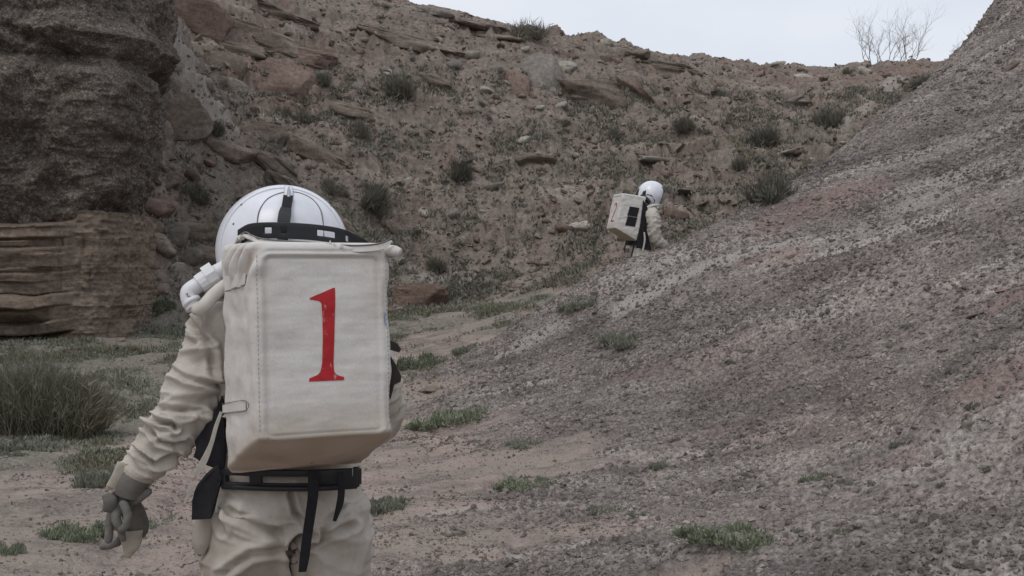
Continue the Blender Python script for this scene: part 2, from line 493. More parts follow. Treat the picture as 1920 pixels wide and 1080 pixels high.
# spur crest
for a in ((950,622,14.6),(1050,556,14.2),(1130,505,13.8),(1240,468,13.8),(1380,400,14.3),(1500,330,15),(1640,225,16),(1780,112,17),(1830,50,17.5),(1870,-5,18),(1925,-90,18.5)): CP(*a)
# hollow behind the crest
CP(1190,586,15.8)
for a in ((1.2,17.5,0.95),(0,19,0.85),(2.6,17.6,1.15),(3.6,18.5,1.6),(5.6,21,2.4),(8,24.5,3.6),(7,19,3.2),(10,21,6.0),(12,28,6.0),(11,18.5,8.2),(14,22,8.8),(16,28,8.8),(-0.9,17,0.55)): C(*a)
# hillside and rim
for a in ((300,602,19.6),(500,580,21),(850,562,22.6),(1000,530,22.5),(1130,502,21.5),(500,400,23.5),(850,400,25.4),(1050,400,25.2),(1300,380,24.5),(1450,330,26),
          (300,300,22.6),(320,120,25.5),(500,200,26.8),(850,200,29),(1100,200,30.6),(1300,200,32),(1500,220,33),(1650,180,36.5),
          (350,-80,29),(560,0,30.5),(700,6,31.8),(850,28,33.3),(950,52,34.4),(1040,76,35.4),(1200,106,37.5),(1330,131,39.2),(1430,137,41),(1600,131,42),(1780,127,42),(1900,120,43)): CP(*a)
for a in ((-9,21,7),(-9,24,9.9),(-7.5,23.5,6.5),(-14,20,9.8),(-8,30,10.3),(-9,17.3,0.6),(-7,17.5,0.55),(-20,40,10.2),(-12,38,9.9),(-4,38,9.5),(2,42,9.2),(6,45,9),(12,50,8.9),(20,44,9.2),(24,36,9.4),(22,26,9.5),
          (0,60,9.2),(30,60,9),(-30,60,10),(0,110,9),(60,100,9),(-60,100,10),(60,20,10),(60,-40,10),(-60,20,10),(-60,-40,10),(0,-60,0),(30,-60,9),(-30,-60,9),(30,0,10),(-30,0,9.5),
          (150,150,10),(-150,150,10),(150,-150,10),(-150,-150,10)): C(*a)
ctrl = np.array(ctrl, float)

def _rbf_fit(c):
    n = len(c)
    r = np.linalg.norm(c[:, None, :2] - c[None, :, :2], axis=2)
    K = np.sqrt(r * r + 0.3**2)
    A = np.zeros((n + 3, n + 3)); A[:n, :n] = -K - np.eye(n) * -0.01
    A[:n, n] = 1; A[:n, n+1:] = c[:, :2]; A[n:, :n] = A[:n, n:].T
    return np.linalg.solve(A, np.concatenate([c[:, 2], [0, 0, 0]]))
_W = _rbf_fit(ctrl)
def base_h(x, y):
    out = np.empty(len(x))
    for s in range(0, len(x), 40000):
        xs, ys = x[s:s+40000], y[s:s+40000]
        K = np.sqrt((xs[:, None] - ctrl[None, :, 0])**2 + (ys[:, None] - ctrl[None, :, 1])**2 + 0.09)
        out[s:s+40000] = -K @ _W[:-3] + _W[-3] + _W[-2]*xs + _W[-1]*ys
    return out

def sd_poly(x, y, poly):
    """signed distance, positive inside"""
    d = np.full(len(x), 1e9); inside = np.zeros(len(x), bool)
    n = len(poly)
    for k in range(n):
        ax, ay = poly[k]; bx, by = poly[(k+1) % n]
        ex, ey = bx-ax, by-ay
        t = np.clip(((x-ax)*ex + (y-ay)*ey) / (ex*ex+ey*ey), 0, 1)
        d = np.minimum(d, np.hypot(x-ax-t*ex, y-ay-t*ey))
        c = (ay > y) != (by > y)
        with np.errstate(divide='ignore', invalid='ignore'):
            inside ^= c & (x < (bx-ax)*(y-ay)/(by-ay if by != ay else 1e-9) + ax)
    return np.where(inside, d, -d)

def dist_line(x, y, pts):
    d = np.full(len(x), 1e9)
    for k in range(len(pts)-1):
        ax, ay = pts[k]; bx, by = pts[k+1]
        ex, ey = bx-ax, by-ay
        t = np.clip(((x-ax)*ex + (y-ay)*ey) / (ex*ex+ey*ey), 0, 1)
        d = np.minimum(d, np.hypot(x-ax-t*ex, y-ay-t*ey))
    return d

GRAVEL_POLY = [(0.55,-30),(0.55,0),(0.45,4.2),(0.15,5.7),(0.5,7.0),(0.25,8.6),(-0.15,10.2),(-0.9,12.0),(-1.15,13.6),(-0.7,15.6),(0.3,16.2),(1.4,16.4),(2.6,16.8),(4.2,18.3),(6.2,20.3),(9,23.2),(13,26),(20,24),(30,-30)]
HILL_POLY = [(-60,13),(-14,15.0),(-9,17.9),(-6,18.6),(-4.2,20.4),(-2.4,21.2),(-1.2,22.0),(0.6,21.8),(1.7,20.0),(2.6,17.4),(4.2,18.9),(6.2,20.9),(9,23.8),(13,26.6),(20,25),(200,20),(200,200),(-200,200),(-200,20)]

_tc_cache = {}
def basep(px, py):
    """first meeting of a photo sight line with the smooth base terrain (x, y)"""
    d = ray(px, py); d = d / d.y
    ys = np.concatenate([np.arange(3.5, 20, 0.1), np.arange(20, 60, 0.25)])
    xs = d.x * ys; zs = CAM_Z + d.z * ys
    h = base_h(xs, ys)
    k = np.argmax(h > zs)
    return (xs[k], ys[k])

def line_px(pts):
    return [basep(*p) for p in pts]

def terrain():
    # polar fan round the camera: dense where the photograph looks, coarse elsewhere
    a_in = np.linspace(R(-33), R(33), 760)
    a_out = np.linspace(R(33), R(360 - 33), 120)[1:-1]
    ang = np.concatenate([a_in, a_out])
    r = np.concatenate([[0.3, 0.8, 1.4, 2.0, 2.5], np.geomspace(3.0, 16, 330), np.linspace(16.05, 44, 440), np.geomspace(45, 400, 50)])
    A, Rr = np.meshgrid(ang, r, indexing='ij')
    x = (np.sin(A) * Rr).ravel(); y = (np.cos(A) * Rr).ravel()
    z = base_h(x, y)
    far = sstep(60, 130, np.hypot(x, y))
    z = z * (1 - far) + 9.6 * far
    p2 = np.stack([x, y, np.zeros_like(x)], 1)
    wob = fbm(p2, 0.9, 4, 5)
    g_sd = sd_poly(x, y, GRAVEL_POLY); h_sd = sd_poly(x, y, HILL_POLY)
    strk = fbm(np.stack([x * 0.9 + y * 0.15, y * 3.0 - x * 0.9, x*0], 1), 0.8, 4, 9, 0.55)
    gravel = sstep(-0.28, 0.35, g_sd + wob * 0.6 + fbm(p2, 4.0, 3, 8) * 0.3 + strk * 1.5 * (0.3 + sstep(10.5, 7.5, y)) * (1 - sstep(0.8, 2.6, g_sd)))
    hill = sstep(-0.25, 0.3, h_sd + wob * 0.5)
    hill *= 1 - sstep(0.0, 0.6, g_sd)
    gravel *= 1 - hill
    hz = sstep(-0.6, 1.6, h_sd)
    steep = sstep(0.5, 2.0, z - 0.4)
    # --- relief
    n3 = np.stack([x, y, z * 1.0], 1)
    dh = np.zeros_like(x)
    dh += (1 - hz) * (1 - gravel) * (fbm(p2, 0.8, 4, 1) * 0.06 + fbm(p2, 4.5, 4, 2, 0.6) * 0.026 + fbm(p2, 22, 2, 3) * 0.007)
    # water-worn runnels in the sand
    rn = np.abs(vn3(p2 * np.array([1.3, 0.55, 1]) + fbm(p2, 1.2, 3, 21)[:, None] * 0.6, 31))
    dh -= (1 - hz) * (1 - gravel) * 0.05 * (1 - sstep(0.0, 0.22, rn))
    gz = sstep(0.0, 1.2, g_sd) * (1 - hz)
    rot = np.stack([(x * 0.93 - y * 0.37) * 0.32, (x * 0.37 + y * 0.93) * 1.1, z * 0.2], 1)
    calm = 1 - 0.85 * np.exp(-(((x - 1.8) / 2.6)**2 + ((y - 14.3) / 2.6)**2))
    dh += gz * (fbm(rot, 0.8, 4, 41, 0.55) * 0.24 * calm + fbm(rot, 3.1, 3, 43, 0.6) * 0.08 * calm)
    lump = fbm(n3, 6.5, 4, 44, 0.6)
    dh += gravel * (0.024 * lump + 0.014 * np.abs(vn3(n3 * 19, 45)) + 0.012 * vn3(n3 * 38, 46))
    # hillside: gullies, ribs and rubble, bedding steps
    rib = fbm(n3 * np.array([1, 0.5, 0.7]), 0.36, 5, 51, 0.52, True)
    hm = hz * sstep(0.1, 1.2, steep + 0.2)
    rim = 1 - sstep(8.2, 9.3, z)
    dh += hm * (0.25 + 0.75 * rim) * (0.62 * (rib - 0.1) + 0.24 * fbm(n3, 1.6, 4, 56, 0.6) + 0.13 * fbm(n3, 5.0, 4, 58, 0.65, True) + 0.34 * fbm(np.stack([x * 0.9 + y * 0.30, y * 0.12, z * 0.18], 1), 0.9, 4, 59, 0.55, True))
    z2 = z + dh
    dip = z2 + 0.05 * x + 0.35 * fbm(p2, 0.25, 3, 61)
    step = 0.62
    dip = dip + 0.30 * vn3(n3 * 0.8, 62) + 0.12 * vn3(n3 * 2.7, 63)
    f = dip / step; fr = f - np.floor(f)
    tread = (np.floor(f) + sstep(0.30, 0.62, fr)) * step - dip
    tm = np.maximum(sstep(0.0, 0.4, fbm(n3, 0.6, 4, 66) - 0.02), sstep(-3.5, -6.0, x - 0.0*y) * sstep(3.5, 5.5, z) * 0.9)
    z2 += hm * tread * tm * 0.8 * sstep(1.0, 2.5, z2)
    z2 += hm * 0.03 * fbm(n3, 16, 2, 71, 0.6)
    # --- paint masks (what the ground is made of)
    pale = np.zeros_like(x)
    for pts, w, s in (([(1165,585),(1290,520),(1400,480),(1500,462)], 0.14, 0.8), ([(1560,265),(1640,225),(1720,160)], 0.30, 0.55),
                      ([(1640,450),(1760,350)], 0.35, 0.35), ([(930,668),(1010,632),(1060,612)], 0.13, 0.65),
                      ([(1290,985),(1180,1010),(1060,1030),(960,1035)], 0.045, 0.8), ([(1060,950),(900,958),(800,968)], 0.05, 0.7),
                      ([(1500,1000),(1620,940),(1860,880)], 0.04, 0.3),
                      ([(320,160),(350,215),(420,260)], 0.30, 0.75), ([(740,510),(800,525),(900,540)], 0.2, 0.6)):
        d = dist_line(x, y, line_px(pts))
        pale = np.maximum(pale, s * (1 - sstep(w * 0.4, w * 1.6, d + 0.5 * w * fbm(p2, 6, 3, 81))))
    rust = np.zeros_like(x)
    for pts, w, s in (([(1455,420),(1520,395),(1600,375)], 0.35, 0.75), ([(1490,485),(1400,500)], 0.12, 0.7), ([(1880,545),(1920,540)], 0.16, 0.9),
                      ([(1830,760),(1900,735)], 0.2, 0.7), ([(1180,700),(1300,660)], 0.18, 0.55), ([(1330,660),(1450,700)], 0.4, 0.3),
                      ([(1450,800),(1600,780)], 0.5, 0.35), ([(1640,905),(1700,890)], 0.12, 0.5), ([(1490,212),(1560,216)], 0.25, 0.9), ([(1450,170),(1700,150)], 1.2, 0.45), ([(470,170),(560,200)], 0.6, 0.6)):
        d = dist_line(x, y, line_px(pts))
        rust = np.maximum(rust, 0.65 * s * (1 - sstep(w * 0.3, w * 1.7, d + 0.6 * w * fbm(p2, 4, 3, 83))))
    moss = 0.75 * sstep(0.05, 0.5, fbm(p2, 0.8, 5, 91, 0.6) + 0.25 * (z < 1.6)) * (1 - gravel) * sstep(12.5, 15.5, y) * (1 - sstep(4.5, 7.5, z))
    ml = sd_poly(x, y, [(-12,8),(-4.0,6.8),(-3.1,9),(-3.4,13),(-3.6,17),(-1.6,18.6),(-1.2,22.6),(-12,18)])
    moss = np.maximum(moss, 0.8 * sstep(-0.3, 0.6, ml + fbm(p2, 1.3, 4, 93) * 1.2))
    v = np.stack([x, y, z2], 1)
    nr = len(r); na = len(ang)
    fc = grid_faces(na, nr, wrap_u=True)
    # centre cap
    c0 = len(v)
    v = np.vstack([v, [0, 0, base_h(np.zeros(1), np.zeros(1))[0]]])
    me = mesh_np('ground', v, np.vstack([fc[:, ::-1], np.stack([np.full(na, c0), ((np.arange(na)+1) % na)*nr, np.arange(na)*nr, np.arange(na)*nr], 1)[:0]]))
    z1 = np.zeros(1)
    for nm, a in (('gravel', gravel), ('hill', hill), ('pale', pale), ('rust', rust), ('moss', moss)):
        attr(me, nm, np.concatenate([a, z1]))
    o = link('ground', me, M_EARTH)
    tag(o, kind='structure')
    # coarse copy of the visible part for finding where things stand
    ii = np.arange(0, 760, 2); jj = np.arange(4, nr, 2)
    idx = (ii[:, None] * nr + jj[None, :]).ravel()
    cv = v[idx]; cf = grid_faces(len(ii), len(jj))
    bvh = BVHTree.FromPolygons([tuple(q) for q in cv.tolist()], cf.tolist())
    return o, bvh

GROUND, BVH = terrain()

def hit(px, py):
    h = BVH.ray_cast(Vector((0, 0, CAM_Z)), ray(px, py).normalized(), 400)
    if h[0] is None:
        x, y = basep(px, py); return Vector((x, y, float(base_h(np.array([x]), np.array([y]))[0]))), Vector((0, -0.6, 0.8))
    n = h[1] if h[1].z > 0 else -h[1]
    return h[0], n

def drop(x, y):
    h = BVH.ray_cast(Vector((x, y, 60)), Vector((0, 0, -1)), 200)
    if h[0] is None: return None, None
    return h[0], (h[1] if h[1].z > 0 else -h[1])

# ------------------------------------------------------------------ left cliff: conglomerate over a sandstone ledge
def cliff():
    plan = [(-17.4,10.5),(-13.9,13.6),(-10.9,15.6),(-8.8,16.9),(-7.6,17.3),(-6.75,17.35),(-6.5,17.9),(-6.55,19.3),(-7.1,21.2),(-8.7,23.5)]
    cv = catmull([(a, b, 0) for a, b in plan], 900)
    seglen = np.concatenate([[0], np.cumsum(np.linalg.norm(np.diff(cv, axis=0), axis=1))])
    dens = np.where((cv[:, 0] > -9.6) & (cv[:, 1] < 20), 1.0, 0.22)
    w = np.concatenate([[0], np.cumsum(np.diff(seglen) * dens[1:])]); w /= w[-1]
    def sheet(n_s, z0, z1, n_z, offs, mat, name, parent=None):
        q = np.interp(np.linspace(0, 1, n_s), w, np.arange(900))
        c = np.stack([np.interp(q, np.arange(900), cv[:, k]) for k in range(2)], 1)
        s_len = np.interp(q, np.arange(900), seglen)
        t = np.gradient(c, axis=0); t /= np.linalg.norm(t, axis=1, keepdims=True)
        nrm = np.stack([t[:, 1], -t[:, 0]], 1)          # outward (towards the wash)
        zz = np.linspace(z0, z1, n_z)
        S, Z = np.meshgrid(np.arange(n_s), zz, indexing='ij')
        S = S.ravel(); Z = Z.ravel()
        b = c[S]; n = nrm[S]
        off, dz = offs(b, s_len[S], Z)
        v = np.stack([b[:, 0] + n[:, 0]*off, b[:, 1] + n[:, 1]*off, Z + dz], 1)
        me = mesh_np(name, v, grid_faces(n_s, n_z))
        return link(name, me, mat, parent)
    def cong(b, s, z):
        p = np.stack([b[:, 0], b[:, 1], z], 1)
        prof = np.interp(z, [1.9, 2.15, 2.5, 3.1, 4.0, 4.75, 5.0, 5.15, 5.35, 5.7, 6.1, 7.5, 9.0, 10.0, 10.8], [-1.1, -0.42, -0.22, -0.02, 0.18, 0.24, 0.05, 0.22, 0.36, 0.16, 0.20, -0.2, -0.8, -1.6, -4.5])
        o = prof + 0.55 * fbm(p * np.array([1, 1, 0.8]) + 3.3, 0.55, 4, 101, 0.55) + 0.17 * fbm(p, 2.3, 5, 105, 0.62) + 0.12 * fbm(p + 5, 1.3, 4, 107, 0.6, True) + 0.022 * np.abs(vn3(p * 15, 108)) + 0.018 * np.abs(vn3(p * 31, 109))
        gr = np.abs(z - (5.3 - 0.30 * (b[:, 0] + 8.0) + 0.35 * vn3(np.stack([s * 0.5, s * 0, s * 0], 1), 110)))
        o -= 0.16 * (1 - sstep(0.0, 0.16, gr)) * sstep(-0.3, 0.3, vn3(p * 0.9, 116))
        gr = np.abs(z - (3.3 + 0.25 * (b[:, 0] + 7.5) + 0.5 * vn3(np.stack([s * 0.6, s * 0, s * 0], 1), 114)))
        o -= 0.10 * (1 - sstep(0.0, 0.12, gr)) * sstep(-0.2, 0.4, vn3(p * 1.1, 117))
        return o, 0.05 * fbm(p, 2.2, 3, 112)
    def sand(b, s, z):
        p = np.stack([b[:, 0], b[:, 1], z], 1)
        end = sstep(-7.25, -6.95, b[:, 0])
        wv = 0.10 * vn3(np.stack([s * 0.8, s * 0, s * 0], 1), 120) + 0.035 * vn3(np.stack([s * 2.6, s * 0, s * 0], 1), 121) + 0.07 * (b[:, 0] + 7.5) + 0.05 * fbm(p, 1.4, 3, 122)
        zb = z - wv
        prof = np.interp(zb, [-0.6, 0.45, 0.60, 0.63, 0.80, 0.82, 1.02, 1.04, 1.24, 1.26, 1.60, 1.62, 1.98, 2.00, 2.12, 2.14, 2.34, 2.44],
                              [0.20, 0.16, 0.10, 0.46, 0.52, 0.36, 0.40, 0.50, 0.46, 0.28, 0.34, 0.30, 0.38, 0.22, 0.26, 0.38, 0.32, -0.5])
        for zj, dj in ((0.61, 0.14), (0.81, 0.10), (1.03, 0.12), (1.25, 0.12), (1.61, 0.05), (1.99, 0.09), (2.13, 0.06)):
            prof = prof - dj * (1 - sstep(0.0, 0.035, np.abs(zb - zj))) * sstep(-0.5, 0.3, vn3(np.stack([s * 1.1, s*0 + zj * 7, s * 0], 1), 124))
        bedn = np.stack([s * 1.7, np.floor(zb / 0.21) * 3.1, s * 0], 1)
        prof = prof + 0.10 * vn3(bedn, 126)
        prof = np.where(end > 0, prof * (1 - end) + end * np.interp(z, [-0.6, 0.5, 1.2, 2.2, 2.55, 2.6], [0.05, 0.05, 0.03, 0.0, -0.03, -0.5]), prof)
        lay = fbm(p * np.array([0.35, 0.35, 6.0]), 1.0, 5, 125, 0.6)
        o = prof + 0.030 * lay + 0.16 * fbm(p * np.array([1, 1, 0.5]), 0.9, 4, 128) + 0.02 * fbm(p, 9, 3, 129)
        # vertical cracks where the ledge breaks off
        for sx, d, wd in ((-6.92, 0.07, 0.02), (-7.18, 0.10, 0.025), (-6.75, 0.05, 0.015)):
            cr = np.abs(b[:, 0] - sx - 0.10 * vn3(np.stack([z * 1.6, z * 0 + sx, z * 0], 1), 131))
            o -= 0.6 * d * (1 - sstep(0.0, wd, cr)) * sstep(1.0, 1.3, z) * sstep(2.4, 2.0, z)
        o += end * 0.09 * fbm(p, 2.6, 4, 135, 0.62, True)
        # hollow under the lowest bed
        o -= 0.35 * (1 - sstep(0.10, 0.30, np.abs(z - 0.62))) * (1 - sstep(0.4, 1.0, np.abs(b[:, 0] + 8.2)))
        return o, 0.03 * fbm(p, 1.5, 3, 133)
    c = sheet(430, 1.9, 10.8, 470, cong, M_CONG, 'cliff')
    tag(c, 'dark pebbly conglomerate cliff bulging over a tan sandstone ledge on the left', 'cliff', kind='structure')
    s = sheet(420, -0.6, 2.55, 240, sand, M_SANDST, 'sandstone_ledge', c)
    return c
cliff()

# ------------------------------------------------------------------ rocks
_ico = {}
def ico(sub):
    if sub not in _ico:
        bm = bmesh.new(); bmesh.ops.create_icosphere(bm, subdivisions=sub, radius=1.0)
        v = np.array([tuple(q.co) for q in bm.verts]); f = np.array([[q.index for q in t.verts] for t in bm.faces]); bm.free()
        _ico[sub] = (v, f)
    return _ico[sub]

def rock_mesh(name, seed, kind='boulder', sub=4):
    """unit rock in [-1,1]: x wide, y deep, z tall"""
    v, f = ico(sub); v = v.copy(); rg = np.random.default_rng(seed)
    if kind == 'boulder':
        v = np.sign(v) * np.abs(v) ** 0.85
        cuts, lo = 9, 0.72
    elif kind == 'slab':
        v = np.sign(v) * np.abs(v) ** 0.45
        cuts, lo = 14, 0.66
    else:
        v = np.sign(v) * np.abs(v) ** 0.45
        cuts, lo = 14, 0.66
    for k in range(cuts):
        n = rg.normal(size=3); n[2] *= 0.6; n /= np.linalg.norm(n)
        d = rg.uniform(lo, lo + 0.3)
        e = np.maximum(0, v @ n - d)
        v -= e[:, None] * n
    if kind == 'wedge':
        v[:, 2] *= np.interp(v[:, 0], [-1, 1], [0.35, 1.1]); 
    nn = v / np.linalg.norm(v, axis=1, keepdims=True)
    st = (0.10 if kind == 'slab' else 0.05) * fbm(v * np.array([0.5, 0.5, 5.0]) + seed, 1.3, 3, seed % 50, 0.6) + 0.05 * fbm(v + seed, 5.0, 3, seed % 41, 0.6, True)
    v = v + nn * (0.12 * fbm(v + seed, 1.5, 4, seed % 37, 0.6) + st)[:, None]
    cr = np.abs(vn3(v * np.array([1.3, 1.3, 2.2]) + seed * 1.7, seed % 29)); v = v - nn * (0.07 * (1 - sstep(0.0, 0.07, cr)))[:, None]
    return mesh_np(name, v, f, True)

def rock_at(name, px, py, wpx, hpx, label, mat, kind='boulder', depth=0.8, roll=0, yaw=0, pitch=0, sub=4, seed=None, sink=0.25, cat='rock', dist=None):
    """a rock whose front shows about wpx x hpx photo pixels with its middle on the sight line of (px, py)"""
    h, n = hit(px, py)
    if dist is not None: h = P(px, py, dist)
    d = (h - Vector((0, 0, CAM_Z))).length
    w = wpx * d / FPX / 2; hh = hpx * d / FPX / 2
    seed = seed if seed is not None else int(px * 7 + py * 13)
    me = rock_mesh(name, seed, kind, sub)
    o = link(name, me, mat)
    dp = w * depth
    away = Vector((h.x, h.y, 0)).normalized()
    o.location = h + away * dp * (sink * 2 - 0.35)
    o.scale = (w * 1.04, dp, hh * 1.06)
    o.rotation_euler = (Matrix.Rotation(math.atan2(-h.x, h.y), 3, 'Z') @ Matrix.Rotation(R(roll), 3, 'Y') @ Matrix.Rotation(R(yaw), 3, 'Z') @ Matrix.Rotation(R(pitch), 3, 'X')).to_euler()
    tag(o, label, cat)
    return o

ROCKS = [
 # px, py, w, h, label, material, kind, depth, roll, pitch
 (770,80,158,36,'long brown overhanging slab casting a dark hollow high on the hillside',M_ROCKBR,'slab',0.8,14,6),
 (690,62,60,12,'thin tail of rock running left from the long overhanging slab',M_ROCKBR,'slab',0.8,20,0),
 (818,26,78,20,'flat grey slab lying on the rim left of the ridge shrub',M_ROCKGREY,'slab',0.9,14,0),
 (905,52,100,16,'layered brown slab dipping along the rim below the ridge shrub',M_ROCKBR,'slab',0.8,16,0),
 (935,72,100,15,'lower layered slab under the rim shrub',M_ROCKBR,'slab',0.8,8,0),
 (884,104,34,18,'small pale block alone on bare dirt under the rim',M_ROCKPALE,'block',0.9,8,0),
 (1012,150,72,84,'smooth grey upright wedge of rock beside the big rounded boulder',M_ROCKGREY,'block',0.55,-20,-25),
 (968,160,44,54,'pinkish flat rock face left of the grey upright wedge',M_ROCKRED,'block',0.5,-10,-30),
 (1056,128,48,24,'whitish rounded rock resting above the big rounded boulder',M_ROCKPALE,'boulder',0.8,6,0),
 (1103,182,152,66,'big rounded brown boulder in the middle of the upper hillside',M_ROCKBR,'boulder',0.65,12,0),
 (1205,182,92,26,'tilted reddish slab right of the big rounded boulder',M_ROCKRED,'slab',0.6,36,0),
 (1180,160,60,14,'thin tilted slab above the tilted reddish slab',M_ROCKBR,'slab',0.6,34,0),
 (1268,136,136,34,'dark overhanging slab with a black hollow beneath near the rim',M_ROCKBR,'slab',0.9,9,8),
 (1195,100,48,14,'knobbly brown rock standing on the skyline right of the ridge shrub',M_ROCKBR,'block',0.9,12,0),
 (1160,118,60,20,'brown rock bump just below the skyline',M_ROCKRED,'block',0.9,20,0),
 (1420,205,90,16,'brown slab lying on the far right hillside above the round grey shrub',M_ROCKBR,'slab',0.7,6,0),
 (745,432,70,22,'half buried brown slab on the lower hillside between the two people',M_ROCKBR,'slab',0.7,24,0),
 (1000,300,80,22,'weathered brown slab half buried in the middle of the hillside',M_ROCKBR,'slab',0.7,10,0),
 (930,352,60,18,'buff slab half buried below the weathered brown slab',M_ROCKGREY,'slab',0.7,-6,0),
 (600,300,110,34,'tilted brown rib of rock above the dark round bush',M_ROCKBR,'slab',0.6,30,0),
 (650,210,90,28,'broken brown ledge left of the middle hillside shrub',M_ROCKBR,'slab',0.6,14,0),
 (560,110,110,32,'reddish broken ledge above the small dark bush',M_ROCKRED,'slab',0.6,10,0),
 (480,250,90,36,'squared brown rock below the triangular hollow',M_ROCKBR,'block',0.6,8,0),
 (905,168,36,12,'small buff rock flake on the hillside below the long slab',M_ROCKPALE,'slab',0.9,6,0),
 (810,155,60,26,'dark cracked rock poking out beside the upper hillside shrub',M_ROCKBR,'block',0.7,30,0),
 (785,568,100,56,'reddish brown block of rock in the wash behind the numbered one pack',M_ROCKRB,'block',0.7,6,0),
 (812,734,60,16,'flat dark brown rock lying on the wash sand above green plants',M_ROCKBR,'slab',0.8,-4,0),
 (1090,428,44,20,'pale angular rock on the hillside left of the far astronaut',M_ROCKPALE,'block',0.8,-8,0),
 (1480,286,60,9,'thin pale slab sticking out under the round grey shrub',M_ROCKPALE,'slab',0.9,-8,0),
 (1240,300,90,14,'grey ledge on the hillside above the far astronaut helmet',M_ROCKGREY,'slab',0.6,4,0),
 (1318,360,84,9,'long grey rock ledge right of the far astronaut helmet',M_ROCKGREY,'slab',0.9,7,0),
 (1270,405,46,24,'reddish rock right of the far astronaut chest',M_ROCKRED,'block',0.7,20,0),
 (325,115,34,34,'pale triangular rock tucked beside the dark cliff',M_ROCKPALE,'block',0.6,0,0),
 (345,225,82,78,'rust brown block set in the pale chute beside the dark cliff',M_ROCKBR,'block',0.55,0,-10),
 (330,165,50,40,'buff block above the rust brown block beside the cliff',M_ROCKGREY,'block',0.5,-8,-10),
 (430,286,86,30,'rounded brown rock shelf below the pale chute',M_ROCKBR,'slab',0.6,10,0),
 (515,312,110,30,'steeply tilted dark rib of rock above the white helmet',M_ROCKBR,'slab',0.6,42,0),
 (560,378,130,36,'tilted rock rib running down behind the white helmet',M_ROCKGREY,'slab',0.5,44,0),
 (520,165,110,80,'broad reddish rock face beside the triangular hollow',M_ROCKRED,'block',0.5,12,-20),
 (440,170,44,90,'leaning buff rock forming the left side of the triangular hollow',M_ROCKGREY,'slab',0.5,-58,-10),
 (470,60,170,46,'upper brown overhanging ledge near the top left rim',M_ROCKBR,'slab',0.6,16,6),
 (430,92,120,30,'dark lower ledge under the top left overhang',M_ROCKBR,'slab',0.5,10,4),
 (520,28,130,26,'topmost rock ledge of the left rim',M_ROCKBR,'slab',0.7,14,0),
 (370,40,120,90,'broad reddish outcrop just right of the dark cliff top',M_ROCKRED,'block',0.5,6,-10),
 (400,120,90,50,'shadowed brown rock between cliff and triangular hollow',M_ROCKBR,'block',0.5,14,-10),
 (645,432,120,30,'tilted brown slab behind the right side of the white helmet',M_ROCKBR,'slab',0.5,38,0),
 (302,185,44,60,'broken grey rock pressed against the dark cliff beside the pale chute',M_ROCKGREY,'block',0.7,6,0),
 (300,265,44,64,'cracked brown rock in the corner under the rust brown block',M_ROCKBR,'block',0.7,-8,0),
 (318,330,66,40,'weathered rock slab at the foot of the cliff corner',M_ROCKBR,'slab',0.7,22,0),
 (290,388,66,40,'rough brown rock just above the boulder pile',M_ROCKRED,'block',0.7,10,0),
 (378,446,82,42,'squared brown boulder left of the white helmet',M_ROCKBR,'block',0.7,4,0),
 (322,446,46,48,'upright tan rock between sandstone ledge and squared boulder',M_ROCKGREY,'block',0.7,12,0),
 (283,430,40,24,'dark rock lump on top of the right end of the ledge',M_ROCKBR,'boulder',0.7,0,0),
 (292,460,60,34,'brown boulder leaning at the right end of the sandstone ledge',M_ROCKBR,'boulder',0.7,18,0),
 (385,487,70,40,'dark boulder under the squared brown boulder',M_ROCKBR,'block',0.7,14,0),
 (352,490,34,46,'tilted narrow rock beneath the squared brown boulder',M_ROCKGREY,'slab',0.8,50,0),
 (330,505,26,26,'small pale stone below the boulder pile left of the helmet',M_ROCKPALE,'block',0.8,0,0),
 (1660,143,22,9,'small orange rock just under the skyline left of the bare tree',M_ROCKRED,'block',0.9,0,0),
 (1500,146,40,14,'pale smear of rock below the skyline',M_ROCKPALE,'slab',0.9,0,0),
 (1500,200,130,14,'low brown rock shelf above the red patch on the far right hillside',M_ROCKGREY,'slab',0.7,2,0),
 (1890,545,46,12,'rusty flat rock jutting from the gravel slope at right edge',M_ROCKRED,'slab',0.8,-6,0),
 (1486,482,26,12,'small dark rusty stone on the pale streak of the gravel slope',M_ROCKRED,'block',0.9,-14,0),
 (1835,590,44,8,'thin brown flake lying on the gravel slope near the right edge',M_ROCKBR,'slab',0.9,-16,0),
 (1895,125,34,12,'grey stone high on the gravel slope at the right edge',M_ROCKBR,'slab',0.9,-24,0),
]
for r_ in ROCKS:
    px, py, w_, h_, lab, m_, kd, dp, roll, pit = r_
    h, _n = hit(px, py)
    nm = {'boulder': 'boulder', 'slab': 'rock_slab', 'block': 'rock'}[kd]
    rock_at(nm, px, py, w_ * 1.22 if h.y > 19 else w_, h_ * 1.22 if h.y > 19 else h_, lab, m_, kd, dp, roll, 0, pit, sub=5 if w_ > 90 else 4 if w_ > 40 else 3, sink=0.40, cat='boulder' if kd == 'boulder' else 'rock')

